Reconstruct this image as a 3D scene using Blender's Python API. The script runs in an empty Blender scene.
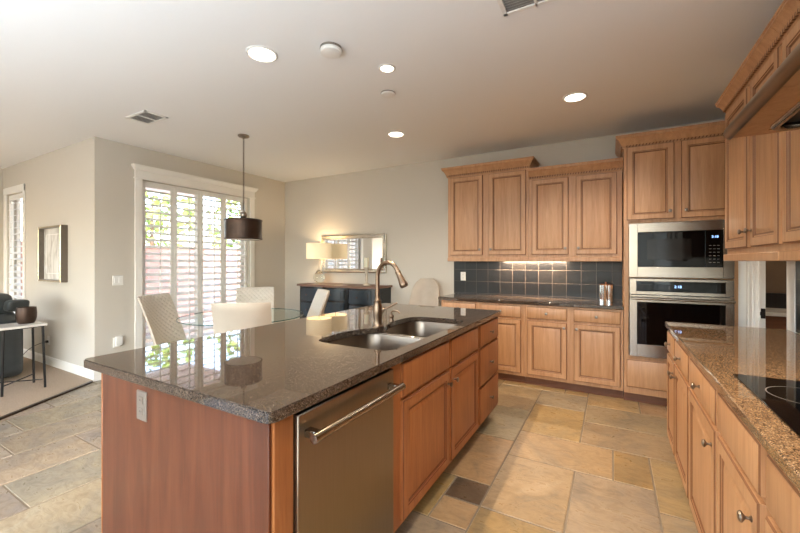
import bpy, bmesh, math, random
from mathutils import Vector, Matrix
random.seed(7)
scn = bpy.context.scene
col = scn.collection
R = math.radians
PI = math.pi

# ------------------------------------------------------------------ camera
cam_d = bpy.data.cameras.new('camera')
cam_d.sensor_width = 36
cam_d.lens = 373.5/800*36
cam_d.shift_y = -5.5/800
cam_d.clip_start = 0.05
cam = bpy.data.objects.new('camera', cam_d)
cam.location = (0, 0, 1.36)
cam.rotation_euler = (R(90), 0, R(29.6))
col.objects.link(cam)
scn.camera = cam

# ------------------------------------------------------------------ world, daylight, exposure
W = bpy.data.worlds.new('world'); scn.world = W; W.use_nodes = True
nt = W.node_tree; nt.nodes.clear()
wo = nt.nodes.new('ShaderNodeOutputWorld'); bg = nt.nodes.new('ShaderNodeBackground')
sk = nt.nodes.new('ShaderNodeTexSky'); sk.sky_type = 'NISHITA'; sk.sun_disc = False
sk.sun_elevation = R(42); sk.sun_rotation = R(120); sk.air_density = 1.0; sk.dust_density = 2.5
bg.inputs['Strength'].default_value = 2.0
nt.links.new(sk.outputs[0], bg.inputs[0]); nt.links.new(bg.outputs[0], wo.inputs[0])

def lamp(name, kind, loc, rot, power, color, size=None, size_y=None, spot=None, blend=.5, radius=None):
    d = bpy.data.lights.new(name, kind); d.energy = power; d.color = color
    if kind == 'AREA':
        d.shape = 'RECTANGLE'; d.size = size; d.size_y = size_y or size
    if kind == 'SPOT':
        d.spot_size = R(spot); d.spot_blend = blend
    if radius is not None and kind != 'AREA': d.shadow_soft_size = radius
    o = bpy.data.objects.new(name, d); o.location = loc; o.rotation_euler = rot
    col.objects.link(o); return o
sun = lamp('sun', 'SUN', (0, 0, 10), (R(48), 0, R(-65)), 4.0, (1, .95, .88)); sun.data.angle = R(1)
# fill lamps added in the large glazed openings behind the camera
lamp('rear_window_fill', 'AREA', (-1.0, -3.92, 1.45), (R(90), 0, R(180)), 55, (.86, .93, 1), 3.2, 2.3)
lamp('living_window_fill', 'AREA', (-5.6, -3.92, 1.45), (R(90), 0, R(180)), 120, (.84, .92, 1), 3.4, 2.3)
lamp('ceiling_fill_light', 'AREA', (-.7, -1.8, .5), (R(202), 0, 0), 450, (.68, .84, 1), 4.4, 2.6)  # added upward lamp, out of view, to brighten the ceiling
vs = scn.view_settings
scn.display_settings.display_device = 'sRGB'
vs.view_transform = 'Standard'; vs.look = 'None'; vs.gamma = 1; vs.use_curve_mapping = False
vs.exposure = 0.45
try:
    scn.cycles.use_denoising = True
    scn.cycles.max_bounces = 8; scn.cycles.diffuse_bounces = 5; scn.cycles.glossy_bounces = 4
    scn.cycles.transmission_bounces = 6; scn.cycles.transparent_max_bounces = 12
    scn.cycles.sample_clamp_indirect = 6; scn.cycles.caustics_reflective = False; scn.cycles.caustics_refractive = False
except Exception: pass

# ------------------------------------------------------------------ materials
def lin(r, g, b):
    f = lambda c: (c/255/12.92) if c/255 <= .04045 else ((c/255+.055)/1.055)**2.4
    return (f(r), f(g), f(b), 1)
class NT:
    def __init__(s, name):
        s.m = bpy.data.materials.new(name); s.m.use_nodes = True
        s.t = s.m.node_tree; s.b = s.t.nodes['Principled BSDF']; s.co = None
    def n(s, k, **kw):
        x = s.t.nodes.new('ShaderNode'+k)
        for a, v in kw.items(): setattr(x, a, v)
        return x
    def l(s, a, b): s.t.links.new(a, b)
    def coord(s, scale=(1, 1, 1), rot=(0, 0, 0)):
        tc = s.n('TexCoord'); mp = s.n('Mapping')
        mp.inputs['Scale'].default_value = scale; mp.inputs['Rotation'].default_value = rot
        s.l(tc.outputs['Object'], mp.inputs[0]); return mp.outputs[0]
    def noise(s, co, scale, detail=4, rough=.5, dist=0):
        x = s.n('TexNoise'); x.inputs['Scale'].default_value = scale; x.inputs['Detail'].default_value = detail
        x.inputs['Roughness'].default_value = rough; x.inputs['Distortion'].default_value = dist
        s.l(co, x.inputs['Vector']); return x.outputs['Fac']
    def ramp(s, fac, stops, interp='LINEAR'):
        x = s.n('ValToRGB'); cr = x.color_ramp; cr.interpolation = interp
        while len(cr.elements) < len(stops): cr.elements.new(.5)
        for e, (p, c) in zip(cr.elements, stops): e.position = p; e.color = c
        s.l(fac, x.inputs[0]); return x.outputs[0]
    def bump(s, h, strength=.2, dist=.01, normal=None):
        x = s.n('Bump'); x.inputs['Strength'].default_value = strength; x.inputs['Distance'].default_value = dist
        s.l(h, x.inputs['Height'])
        if normal is not None: s.l(normal, x.inputs['Normal'])
        s.l(x.outputs[0], s.b.inputs['Normal']); return x.outputs[0]
    def set(s, **kw):
        for k, v in kw.items(): s.b.inputs[k.replace('_', ' ')].default_value = v
        return s
def plain(name, c, rough=.5, metal=0, var=.06, **kw):
    """simple procedural finish: base colour with a little tonal noise"""
    m = NT(name); m.set(Roughness=rough, Metallic=metal, **kw)
    c = lin(*c); k1 = tuple(x*(1-var) for x in c[:3])+(1,); k2 = tuple(min(1, x*(1+var)) for x in c[:3])+(1,)
    m.l(m.ramp(m.noise(m.coord(), 9, 3), [(.3, k1), (.7, k2)]), m.b.inputs['Base Color'])
    return m.m
def wood(name, dark, mid, light, rough=.38, grain=(9, 9, .7)):
    m = NT(name); m.set(Roughness=rough)
    co = m.coord(grain)
    n1 = m.noise(co, 3.2, 6, .6, .6)
    c1 = m.ramp(n1, [(.28, lin(*dark)), (.5, lin(*mid)), (.75, lin(*light))])
    n2 = m.noise(m.coord((60, 60, 2.2)), 4, 3)
    mx = m.n('MixRGB', blend_type='MULTIPLY'); mx.inputs[0].default_value = .35
    m.l(c1, mx.inputs[1]); m.l(m.ramp(n2, [(.3, (.72, .66, .6, 1)), (.6, (1, 1, 1, 1))]), mx.inputs[2])
    m.l(mx.outputs[0], m.b.inputs['Base Color']); m.bump(n2, .05, .002)
    return m.m
M = {}
M['maple'] = wood('honey_maple', (170, 124, 85), (186, 140, 100), (199, 154, 113))
M['maple_island'] = wood('dark_red_maple', (138, 80, 42), (158, 97, 54), (174, 114, 68))  # darker, redder tones than the other maple
M['veneer'] = wood('reddish_veneer', (76, 38, 22), (96, 50, 30), (112, 64, 40), .32, (5, 5, .5))
M['glaze'] = plain('brown_glaze', (122, 80, 50), .45)
M['glaze_island'] = plain('dark_brown_glaze', (112, 62, 34), .45)
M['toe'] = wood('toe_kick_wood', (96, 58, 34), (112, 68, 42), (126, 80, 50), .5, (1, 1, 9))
def granite(name, cs, sc=1.0, rough=.03):
    m = NT(name); m.set(Roughness=rough)
    m.b.inputs['IOR'].default_value = 1.6
    co = m.coord()
    v = m.n('TexVoronoi'); v.inputs['Scale'].default_value = 380*sc; v.inputs['Randomness'].default_value = 1
    m.l(co, v.inputs['Vector'])
    sp = m.n('SeparateColor'); m.l(v.outputs['Color'], sp.inputs[0])
    c1 = m.ramp(sp.outputs[0], [(0, lin(*cs[0])), (.22, lin(*cs[1])), (.5, lin(*cs[2])), (.78, lin(*cs[3])), (.93, lin(*cs[4]))], 'CONSTANT')
    n = m.noise(co, 26*sc, 6, .7)
    mx = m.n('MixRGB', blend_type='MULTIPLY'); mx.inputs[0].default_value = .55
    m.l(c1, mx.inputs[1]); m.l(m.ramp(n, [(.35, (.5, .45, .42, 1)), (.62, (1, 1, 1, 1))]), mx.inputs[2])
    m.l(mx.outputs[0], m.b.inputs['Base Color'])
    return m.m
M['granite'] = granite('brown_granite', [(24, 20, 18), (54, 44, 37), (76, 63, 53), (98, 83, 71), (128, 112, 97)])
M['granite_lit'] = granite('lit_brown_granite', [(70, 54, 42), (118, 90, 64), (142, 111, 80), (162, 128, 94), (188, 156, 120)], 1.0)  # brown granite with the warm hood light painted into its colour
m = NT('painted_wall'); m.set(Roughness=.85); m.b.inputs['Base Color'].default_value = lin(203, 196, 184)
m.bump(m.noise(m.coord(), 55, 4), .14, .004); M['wall'] = m.m
m = NT('textured_ceiling'); m.set(Roughness=.9); m.b.inputs['Base Color'].default_value = lin(242, 241, 239)
co = m.coord((1, 1.6, 1)); m.bump(m.noise(co, 26, 5, .55, .8), .16, .004); M['ceiling'] = m.m
M['trim'] = plain('white_trim', (238, 235, 228), .4, var=.01)
M['shutter'] = plain('shutter_white', (240, 238, 233), .38, var=.01)
def steel(name, c, rough=.28, sx=(1.5, 1.5, 160)):
    m = NT(name); m.set(Metallic=1.0, Roughness=rough)
    n = m.noise(m.coord(sx), 4, 3)
    m.l(m.ramp(n, [(.3, tuple(x*.9 for x in lin(*c)[:3])+(1,)), (.7, lin(*c))]), m.b.inputs['Base Color'])
    m.bump(n, .03, .001); return m.m
M['steel'] = steel('brushed_steel', (160, 150, 138), .24)
M['steel_v'] = steel('brushed_steel_upright', (150, 137, 122), .3, (160, 160, 1.5))
M['nickel'] = plain('brushed_nickel', (134, 114, 96), .3, 1)
M['sink_steel'] = plain('satin_sink_steel', (136, 122, 108), .3, 1)
M['pewter'] = plain('pewter', (150, 138, 126), .3, 1)
M['dark_metal'] = plain('dark_iron', (34, 31, 30), .45, .6)
M['bronze'] = plain('aged_bronze', (66, 50, 40), .42, .6, .3)
M['chrome'] = plain('chrome', (220, 220, 222), .08, 1, 0)
M['black_glass'] = plain('black_glass', (5, 5, 6), .04, 0, 0, Specular_IOR_Level=.3)
M['smoked_glass'] = plain('smoked_glass', (20, 17, 15), .12, 0, 0, Specular_IOR_Level=.3)
M['black_plastic'] = plain('black_plastic', (22, 22, 23), .35)
M['white_plastic'] = plain('white_plastic', (235, 233, 228), .4, 0, .01)
M['grey_plate'] = plain('grey_plate', (140, 132, 124), .35, .5)
M['leather'] = plain('charcoal_leather', (50, 53, 53), .38, 0, .15)
M['marble'] = plain('white_marble', (222, 216, 208), .2, 0, .06)
M['navy'] = plain('navy_lacquer', (46, 56, 64), .2, 0, .1)
M['navy_dark_shade'] = plain('dark_shaded_navy_lacquer', (20, 24, 28), .25, 0, .1)  # dark posts, plus painted shade for the gaps between drawer fronts
M['buffet_top'] = wood('buffet_walnut', (96, 66, 48), (118, 84, 64), (136, 100, 78), .4, (1, 9, 9))
M['candle'] = plain('ivory_wax', (240, 232, 212), .5, 0, .02, Subsurface_Weight=.2)
M['distressed'] = plain('distressed_white_wood', (198, 184, 164), .6, 0, .25)
M['copper'] = plain('copper_lid', (190, 128, 90), .3, 1)
M['frame_taupe'] = plain('taupe_metal_frame', (112, 102, 92), .35, .4)
M['duct_grey'] = plain('duct_grey', (150, 147, 142), .6)
M['cord'] = plain('black_cord', (20, 20, 20), .5)
M['white_bulb'] = None
def emis(name, c, s):
    m = NT(name); m.b.inputs['Base Color'].default_value = lin(*c)
    m.b.inputs['Emission Color'].default_value = lin(*c); m.b.inputs['Emission Strength'].default_value = s
    m.set(Roughness=.5); return m.m
M['downlight'] = emis('lit_diffuser', (255, 244, 224), 5)
M['display'] = emis('clock_digits', (150, 190, 255), 2.2)
m = NT('lit_linen_shade'); m.set(Roughness=.9); m.b.inputs['Base Color'].default_value = lin(240, 226, 200)
m.b.inputs['Emission Color'].default_value = lin(255, 222, 168)
tc = m.n('TexCoord'); sp = m.n('SeparateXYZ'); m.l(tc.outputs['Object'], sp.inputs[0])
m.b.inputs['Emission Strength'].default_value = .42; m.bump(m.noise(m.coord((1, 1, 4)), 90, 2), .2, .002); M['shade'] = m.m
m = NT('clear_glass'); m.set(Roughness=0.0, Transmission_Weight=1.0); m.b.inputs['IOR'].default_value = 1.45
m.b.inputs['Base Color'].default_value = (.93, .98, .96, 1); M['glass'] = m.m
m = NT('window_glass'); t = m.t
tr = m.n('BsdfTransparent'); gl = m.n('BsdfGlossy'); gl.inputs['Roughness'].default_value = .02
mx = m.n('MixShader'); mx.inputs[0].default_value = .06
m.l(tr.outputs[0], mx.inputs[1]); m.l(gl.outputs[0], mx.inputs[2]); m.l(mx.outputs[0], t.nodes['Material Output'].inputs[0]); M['pane'] = m.m
m = NT('table_glass'); tr = m.n('BsdfTransparent'); tr.inputs[0].default_value = (.93, .97, .96, 1)
gl = m.n('BsdfGlossy'); gl.inputs['Roughness'].default_value = .02; mx = m.n('MixShader'); mx.inputs[0].default_value = .14
m.l(tr.outputs[0], mx.inputs[1]); m.l(gl.outputs[0], mx.inputs[2]); m.l(mx.outputs[0], m.t.nodes['Material Output'].inputs[0]); M['table_glass'] = m.m
M['glass_edge'] = plain('glass_edge', (70, 98, 92), .1, 0, 0)
m = NT('mirror'); m.set(Metallic=1.0, Roughness=.01); m.b.inputs['Base Color'].default_value = (.93, .93, .93, 1); M['mirror'] = m.m
M['silver'] = plain('silver_leaf', (196, 186, 168), .25, 1, .15)
# quilted leatherette
m = NT('quilted_ivory'); m.set(Roughness=.5); m.b.inputs['Base Color'].default_value = lin(214, 204, 189)
w1 = m.n('TexWave'); w1.wave_profile = 'SIN'; w1.inputs['Scale'].default_value = 8; m.l(m.coord((1, 1, 1), (0, R(45), 0)), w1.inputs['Vector'])
w2 = m.n('TexWave'); w2.wave_profile = 'SIN'; w2.inputs['Scale'].default_value = 8; m.l(m.coord((1, 1, 1), (0, R(-45), 0)), w2.inputs['Vector'])
mu = m.n('Math', operation='MULTIPLY'); m.l(w1.outputs['Fac'], mu.inputs[0]); m.l(w2.outputs['Fac'], mu.inputs[1])
sq = m.n('Math', operation='POWER'); m.l(mu.outputs[0], sq.inputs[0]); sq.inputs[1].default_value = .4
m.bump(sq.outputs[0], .55, .012); M['quilt'] = m.m
M['ivory'] = plain('ivory_leatherette', (194, 183, 168), .5, 0, .03)
M['taupe'] = plain('taupe_linen', (178, 165, 150), .85, 0, .06)
# backsplash tiles (square dark tiles with grout)
def tile_mat(name, rx):
    m = NT(name); m.set(Roughness=.28); m.b.inputs['Specular IOR Level'].default_value = .25
    tc = m.n('TexCoord'); mp = m.n('Mapping'); mp.inputs['Rotation'].default_value = rx[0]; mp.inputs['Location'].default_value = rx[1]
    m.l(tc.outputs['Object'], mp.inputs[0]); b = m.n('TexBrick'); b.offset = 0; b.inputs['Scale'].default_value = 1
    b.inputs['Brick Width'].default_value = .156; b.inputs['Row Height'].default_value = .156; b.inputs['Mortar Size'].default_value = .0022
    b.inputs['Mortar Smooth'].default_value = .1; b.inputs['Bias'].default_value = 0
    b.inputs['Color1'].default_value = lin(14, 14, 16); b.inputs['Color2'].default_value = lin(28, 25, 23); b.inputs['Mortar'].default_value = lin(84, 76, 68)
    m.l(mp.outputs[0], b.inputs['Vector'])
    nz = m.noise(m.coord(), 14, 5, .6)
    mx = m.n('MixRGB', blend_type='MULTIPLY'); mx.inputs[0].default_value = .5
    m.l(b.outputs['Color'], mx.inputs[1]); m.l(m.ramp(nz, [(.3, (.6, .6, .66, 1)), (.7, (1.1, 1.05, 1, 1))]), mx.inputs[2])
    m.l(mx.outputs[0], m.b.inputs['Base Color'])
    ad = m.n('Math', operation='MULTIPLY_ADD'); m.l(b.outputs['Fac'], ad.inputs[0]); ad.inputs[1].default_value = -.6; m.l(nz, ad.inputs[2])
    m.bump(ad.outputs[0], .5, .004); return m.m
M['tile_back'] = tile_mat('dark_slate_tile_back', ((R(90), 0, 0), (.0, -.0, 0)))
M['tile_side'] = tile_mat('dark_slate_tile_side', ((R(90), 0, R(90)), (0, 0, 0)))
# slate floor with one tone per tile
m = NT('slate_floor'); m.set(Roughness=.3)
at = m.n('Attribute'); at.attribute_name = 'tone'
def shifted(co, k):
    sc = m.n('VectorMath', operation='SCALE'); sc.inputs['Scale'].default_value = k; m.l(at.outputs['Color'], sc.inputs[0])
    ad = m.n('VectorMath', operation='ADD'); m.l(co, ad.inputs[0]); m.l(sc.outputs[0], ad.inputs[1]); return ad.outputs[0]
n1 = m.noise(shifted(m.coord(), 90), 2.6, 8, .62, 1.6); n2 = m.noise(shifted(m.coord((1, 2.2, 1), (0, 0, .6)), 60), 7, 8, .65, 2.2)
mx = m.n('MixRGB', blend_type='MULTIPLY'); mx.inputs[0].default_value = 1
m.l(m.ramp(n1, [(.3, (.6, .58, .54, 1)), (.42, (.78, .73, .66, 1)), (.52, (.93, .83, .68, 1)), (.62, (1.0, .9, .76, 1)), (.75, (1.05, 1.05, 1.0, 1))]), mx.inputs[1]); m.l(at.outputs['Color'], mx.inputs[2])
mx2 = m.n('MixRGB', blend_type='MULTIPLY'); mx2.inputs[0].default_value = .7
m.l(mx.outputs[0], mx2.inputs[1]); m.l(m.ramp(n2, [(.32, (.62, .58, .54, 1)), (.55, (1, 1, 1, 1))]), mx2.inputs[2])
m.l(mx2.outputs[0], m.b.inputs['Base Color'])
m.l(m.ramp(n2, [(.3, (.42, .42, .42, 1)), (.7, (.24, .24, .24, 1))]), m.b.inputs['Roughness'])
m.bump(n2, .28, .006); M['slate'] = m.m
M['grout'] = plain('grout', (128, 114, 96), .85)
m = NT('loop_carpet'); m.set(Roughness=.95); nz = m.noise(m.coord(), 130, 3)
m.l(m.ramp(nz, [(.3, lin(146, 126, 106)), (.7, lin(186, 164, 142))]), m.b.inputs['Base Color']); m.bump(nz, .6, .008); M['carpet'] = m.m
# outdoors
m = NT('block_wall'); m.set(Roughness=.9); b = m.n('TexBrick'); b.inputs['Scale'].default_value = 1; b.inputs['Brick Width'].default_value = .4; b.inputs['Row Height'].default_value = .2
b.inputs['Color1'].default_value = lin(200, 150, 132); b.inputs['Color2'].default_value = lin(186, 138, 122); b.inputs['Mortar'].default_value = lin(170, 140, 128); b.inputs['Mortar Size'].default_value = .01
m.l(m.coord((1, 1, 1), (0, R(90), R(90))), b.inputs['Vector']); m.l(b.outputs[0], m.b.inputs['Base Color']); M['block'] = m.m
M['gravel'] = plain('pale_gravel', (206, 196, 180), .95, 0, .2)
M['bark'] = plain('bark', (96, 80, 64), .9, 0, .3)
m = NT('leaves'); m.set(Roughness=.6); m.l(m.ramp(m.noise(m.coord(), 5, 3), [(.35, lin(70, 100, 40)), (.65, lin(160, 180, 90))]), m.b.inputs['Base Color']); M['leaves'] = m.m
M['pantry_wall'] = plain('brown_wall', (104, 84, 66), .8)
M['desk_dark'] = plain('dark_splash', (26, 24, 24), .3)
m = NT('abstract_print'); m.set(Roughness=.12)
n = m.noise(m.coord((3, 1, 1)), 3, 5, .6, .8); m.l(m.ramp(n, [(.35, lin(186, 180, 170)), (.5, lin(222, 218, 210)), (.65, lin(236, 232, 226))]), m.b.inputs['Base Color']); M['print'] = m.m

# ------------------------------------------------------------------ mesh helpers
def wloc(o):
    v = Vector((0, 0, 0))
    while o is not None: v += o.location; o = o.parent
    return v
class MB:
    def __init__(s): s.v = []; s.f = []; s.mi = []; s.cols = None
    def add(s, vs, fs, mi=0):
        k = len(s.v); s.v += [tuple(p) for p in vs]; s.f += [tuple(i+k for i in f) for f in fs]; s.mi += [mi]*len(fs); return s
    def box(s, x0, x1, y0, y1, z0, z1, mi=0, c=0):
        x0, x1 = min(x0, x1), max(x0, x1); y0, y1 = min(y0, y1), max(y0, y1); z0, z1 = min(z0, z1), max(z0, z1)
        if c <= 0:
            return s.add([(x0, y0, z0), (x1, y0, z0), (x1, y1, z0), (x0, y1, z0), (x0, y0, z1), (x1, y0, z1), (x1, y1, z1), (x0, y1, z1)],
                     [(0, 3, 2, 1), (4, 5, 6, 7), (0, 1, 5, 4), (1, 2, 6, 5), (2, 3, 7, 6), (3, 0, 4, 7)], mi)
        bm = bmesh.new(); vs = [bm.verts.new(p) for p in [(x0, y0, z0), (x1, y0, z0), (x1, y1, z0), (x0, y1, z0), (x0, y0, z1), (x1, y0, z1), (x1, y1, z1), (x0, y1, z1)]]
        for f in [(0, 3, 2, 1), (4, 5, 6, 7), (0, 1, 5, 4), (1, 2, 6, 5), (2, 3, 7, 6), (3, 0, 4, 7)]: bm.faces.new([vs[i] for i in f])
        bmesh.ops.bevel(bm, geom=bm.edges[:], offset=c, segments=2 if c > .008 else 1, affect='EDGES')
        s.bm(bm, mi); return s
    def bm(s, bm, mi=0):
        bm.verts.index_update(); s.add([tuple(v.co) for v in bm.verts], [tuple(v.index for v in f.verts) for f in bm.faces], mi); bm.free(); return s
    def xform(s, mat, k=0):
        s.v = s.v[:k]+[tuple(mat @ Vector(p)) for p in s.v[k:]]; return s
    def lathe(s, o, axis, prof, seg=20, mi=0, cap=True):
        o = Vector(o); a = Vector(axis).normalized(); t = Vector((1, 0, 0)) if abs(a.x) < .9 else Vector((0, 1, 0))
        u = a.cross(t).normalized(); w = a.cross(u); vs = []; fs = []
        for r, h in prof:
            for i in range(seg):
                q = 2*PI*i/seg; vs.append(o+a*h+(u*math.cos(q)+w*math.sin(q))*max(r, 1e-5))
        for j in range(len(prof)-1):
            for i in range(seg):
                i2 = (i+1) % seg; fs.append((j*seg+i, j*seg+i2, (j+1)*seg+i2, (j+1)*seg+i))
        if cap: fs.append(tuple(range(seg-1, -1, -1))); n = (len(prof)-1)*seg; fs.append(tuple(n+i for i in range(seg)))
        return s.add(vs, fs, mi)
    def tube(s, pts, r, seg=10, mi=0, closed=False):
        pts = [Vector(p) for p in pts]; n = len(pts); rs = r if isinstance(r, (list, tuple)) else [r]*n
        vs = []; fs = []; up = None
        for i, p in enumerate(pts):
            if closed: d = pts[(i+1) % n]-pts[i-1]
            else: d = pts[min(i+1, n-1)]-pts[max(i-1, 0)]
            d.normalize()
            if up is None:
                up = Vector((0, 0, 1)) if abs(d.z) < .9 else Vector((1, 0, 0))
            a = d.cross(up); a.normalize(); b = a.cross(d); up = b
            for k in range(seg):
                q = 2*PI*k/seg; vs.append(p+(a*math.cos(q)+b*math.sin(q))*rs[i])
        for j in range(n if closed else n-1):
            for k in range(seg):
                k2 = (k+1) % seg; j2 = (j+1) % n; fs.append((j*seg+k, j*seg+k2, j2*seg+k2, j2*seg+k))
        if not closed: fs.append(tuple(range(seg-1, -1, -1))); fs.append(tuple((n-1)*seg+k for k in range(seg)))
        return s.add(vs, fs, mi)
    def prism(s, poly, z0, z1, mi=0):
        n = len(poly); vs = [(x, y, z0) for x, y in poly]+[(x, y, z1) for x, y in poly]
        return s.add(vs, [tuple(range(n-1, -1, -1)), tuple(range(n, 2*n))]+[(i, (i+1) % n, n+(i+1) % n, n+i) for i in range(n)], mi)
    def panel(s, fr, u0, u1, v0, v1, rings, mi=None):
        vs = []; fs = []; ms = []
        for ins, w in rings:
            vs += [fr(u0+ins, v0+ins, w), fr(u1-ins, v0+ins, w), fr(u1-ins, v1-ins, w), fr(u0+ins, v1-ins, w)]
        k0 = len(s.v); s.v += [tuple(p) for p in vs]; n = len(rings)
        for j in range(n-1):
            for i in range(4):
                s.f.append((k0+j*4+i, k0+j*4+(i+1) % 4, k0+(j+1)*4+(i+1) % 4, k0+(j+1)*4+i)); s.mi.append(mi[j] if mi else 0)
        s.f.append(tuple(k0+(n-1)*4+i for i in range(4))); s.mi.append(0)
        s.f.append((k0+3, k0+2, k0+1, k0)); s.mi.append(0); return s
    def mold(s, path, prof, mi=0, closed=False):
        """sweep a profile of (outward, z) along a level path with mitred corners; outward is to the right of travel"""
        P = [Vector(p) for p in path]; n = len(P); vs = []; fs = []; m_ = len(prof)
        for i in range(n):
            ds = []
            if i > 0 or closed: ds.append((P[i]-P[i-1]).normalized())
            if i < n-1 or closed: ds.append((P[(i+1) % n]-P[i]).normalized())
            ns = [Vector((d.y, -d.x)) for d in ds]
            nn = ns[0] if len(ns) == 1 else (ns[0]+ns[1]).normalized(); k = 1/max(.3, nn.dot(ns[0]))
            for o, z in prof: vs.append((P[i].x+nn.x*k*o, P[i].y+nn.y*k*o, z))
        for j in range(n if closed else n-1):
            for i in range(m_):
                i2 = (i+1) % m_; j2 = (j+1) % n; fs.append((j*m_+i, j*m_+i2, j2*m_+i2, j2*m_+i))
        if not closed: fs.append(tuple(range(m_))); fs.append(tuple((n-1)*m_+i for i in range(m_-1, -1, -1)))
        return s.add(vs, fs, mi)
    def build(s, name, mats, parent=None, smooth=True, label=None, world=True):
        me = bpy.data.meshes.new(name)
        off = wloc(parent) if (parent is not None and world) else Vector((0, 0, 0))
        me.from_pydata([tuple(Vector(p)-off) for p in s.v], [], s.f)
        if not isinstance(mats, (list, tuple)): mats = [mats]
        for x in mats: me.materials.append(M[x])
        for p, k in zip(me.polygons, s.mi): p.material_index = min(k, len(mats)-1)
        bm = bmesh.new(); bm.from_mesh(me); bmesh.ops.recalc_face_normals(bm, faces=bm.faces)
        for f in bm.faces: f.smooth = smooth
        for e in bm.edges:
            if len(e.link_faces) != 2 or e.calc_face_angle(0) > R(38): e.smooth = False
        bm.to_mesh(me); bm.free()
        if s.cols:
            a = me.attributes.new('tone', 'FLOAT_COLOR', 'CORNER')
            for p in me.polygons:
                for li in p.loop_indices: a.data[li].color = s.cols[p.index]
        o = bpy.data.objects.new(name, me); col.objects.link(o)
        if parent is not None: o.parent = parent
        if label: o['label'] = label
        return o
def tag(o, label, cat, group=None, kind=None):
    if label: o['label'] = label
    if cat: o['category'] = cat
    if group: o['group'] = group
    if kind: o['kind'] = kind
    return o
def thing(name, loc, label, cat, group=None, rz=0):
    o = bpy.data.objects.new(name, None); o.empty_display_size = .1; o.location = loc; o.rotation_euler = (0, 0, rz); col.objects.link(o)
    return tag(o, label, cat, group)
def struct(name, mb, mat, smooth=False, label=None):
    o = mb.build(name, mat, None, smooth); o['kind'] = 'structure'
    if label: o['label'] = label
    return o
def copy_tree(o, parent=None):
    c = o.copy(); col.objects.link(c)
    if parent is not None: c.parent = parent
    for ch in list(o.children): copy_tree(ch, c)
    return c
def text(name, body, size, mat, parent, loc, rot, depth=.0006):
    cu = bpy.data.curves.new(name, 'FONT'); cu.body = body; cu.size = size; cu.extrude = depth; cu.align_x = 'CENTER'; cu.align_y = 'CENTER'
    to = bpy.data.objects.new(name, cu); col.objects.link(to)
    dg = bpy.context.evaluated_depsgraph_get(); dg.update()
    me = bpy.data.meshes.new_from_object(to.evaluated_get(dg)); bpy.data.objects.remove(to)
    me.materials.clear(); me.materials.append(M[mat])
    o = bpy.data.objects.new(name, me); col.objects.link(o); o.parent = parent
    o.location = Vector(loc)-wloc(parent); o.rotation_euler = rot; return o
def rrect(x0, x1, y0, y1, r, n=6):
    P = []
    for cx, cy, a0 in ((x1-r, y1-r, 0), (x0+r, y1-r, 90), (x0+r, y0+r, 180), (x1-r, y0+r, 270)):
        for i in range(n+1): a = R(a0+90*i/n); P.append((cx+r*math.cos(a), cy+r*math.sin(a)))
    return P
def smooth_poly(P, n=4):
    Q = P
    for _ in range(n):
        Z = []
        for i in range(len(Q)):
            a, b = Q[i], Q[(i+1) % len(Q)]; Z += [(.75*a[0]+.25*b[0], .75*a[1]+.25*b[1]), (.25*a[0]+.75*b[0], .25*a[1]+.75*b[1])]
        Q = Z
    return Q
def bez(p0, p1, p2, p3, n=10):
    out = []
    for i in range(n+1):
        t = i/n; out.append(tuple((1-t)**3*a+3*(1-t)**2*t*b+3*(1-t)*t*t*c+t**3*d for a, b, c, d in zip(p0, p1, p2, p3)))
    return out

# ------------------------------------------------------------------ room shell
CE = 2.77; XW = -5.1; YB = 4.8; YP = 1.97; XR = 1.0; YR = -4.0; XL = -8.1
def wall_with_hole(axis, pos, th, a0, a1, z1, holes):
    """wall in plane axis=pos, thickness th (outwards), spanning a0..a1, with rectangular holes (u0,u1,z0,z1)"""
    mb = MB()
    def bx(u0, u1, zz0, zz1):
        if u1-u0 < 1e-4 or zz1-zz0 < 1e-4: return
        if axis == 'x': mb.box(pos, pos+th, u0, u1, zz0, zz1)
        else: mb.box(u0, u1, pos, pos+th, zz0, zz1)
    cur = a0
    for (u0, u1, h0, h1) in sorted(holes):
        bx(cur, u0, 0, z1); bx(u0, u1, 0, h0); bx(u0, u1, h1, z1); cur = u1
    bx(cur, a1, 0, z1); return mb
WIN = (2.47, 4.04, .06, 2.38)
struct('wall_left', wall_with_hole('x', XW, -.16, YP, YB, CE, [WIN]), 'wall')
struct('wall_back', wall_with_hole('y', YB, .15, XW-.16, 3.2, CE, []), 'wall')
LWIN = (-7.92, -7.24, .5, 2.35)
struct('wall_picture', wall_with_hole('y', YP, .15, XL, XW-.16, CE, [LWIN]), 'wall')
struct('wall_right', wall_with_hole('x', XR, .065, YR, YB, CE, [(3.36, 4.05, 0, 2.03)]), 'wall')
struct('wall_living', wall_with_hole('x', XL, -.15, YR, YP, CE, []), 'wall')
struct('wall_rear', wall_with_hole('y', YR, -.15, XL, XR, CE, [(-7.3, -3.9, .1, 2.4), (-2.6, .6, .1, 2.4)]), 'wall')
struct('ceiling', MB().box(XL-.15, 3.3, YR-.15, YB+.15, CE, CE+.1), 'ceiling')
# pantry beyond the doorway
mb = MB(); mb.box(3.1, 3.2, 2.2, YB, 0, CE); mb.box(XR+.065, 3.2, 2.1, 2.2, 0, CE); struct('wall_pantry', mb, 'pantry_wall')
struct('wall_pantry_back', MB().box(XR+.101, 3.1, YB-.02, YB-.001, 0, CE), 'pantry_wall')

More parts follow.
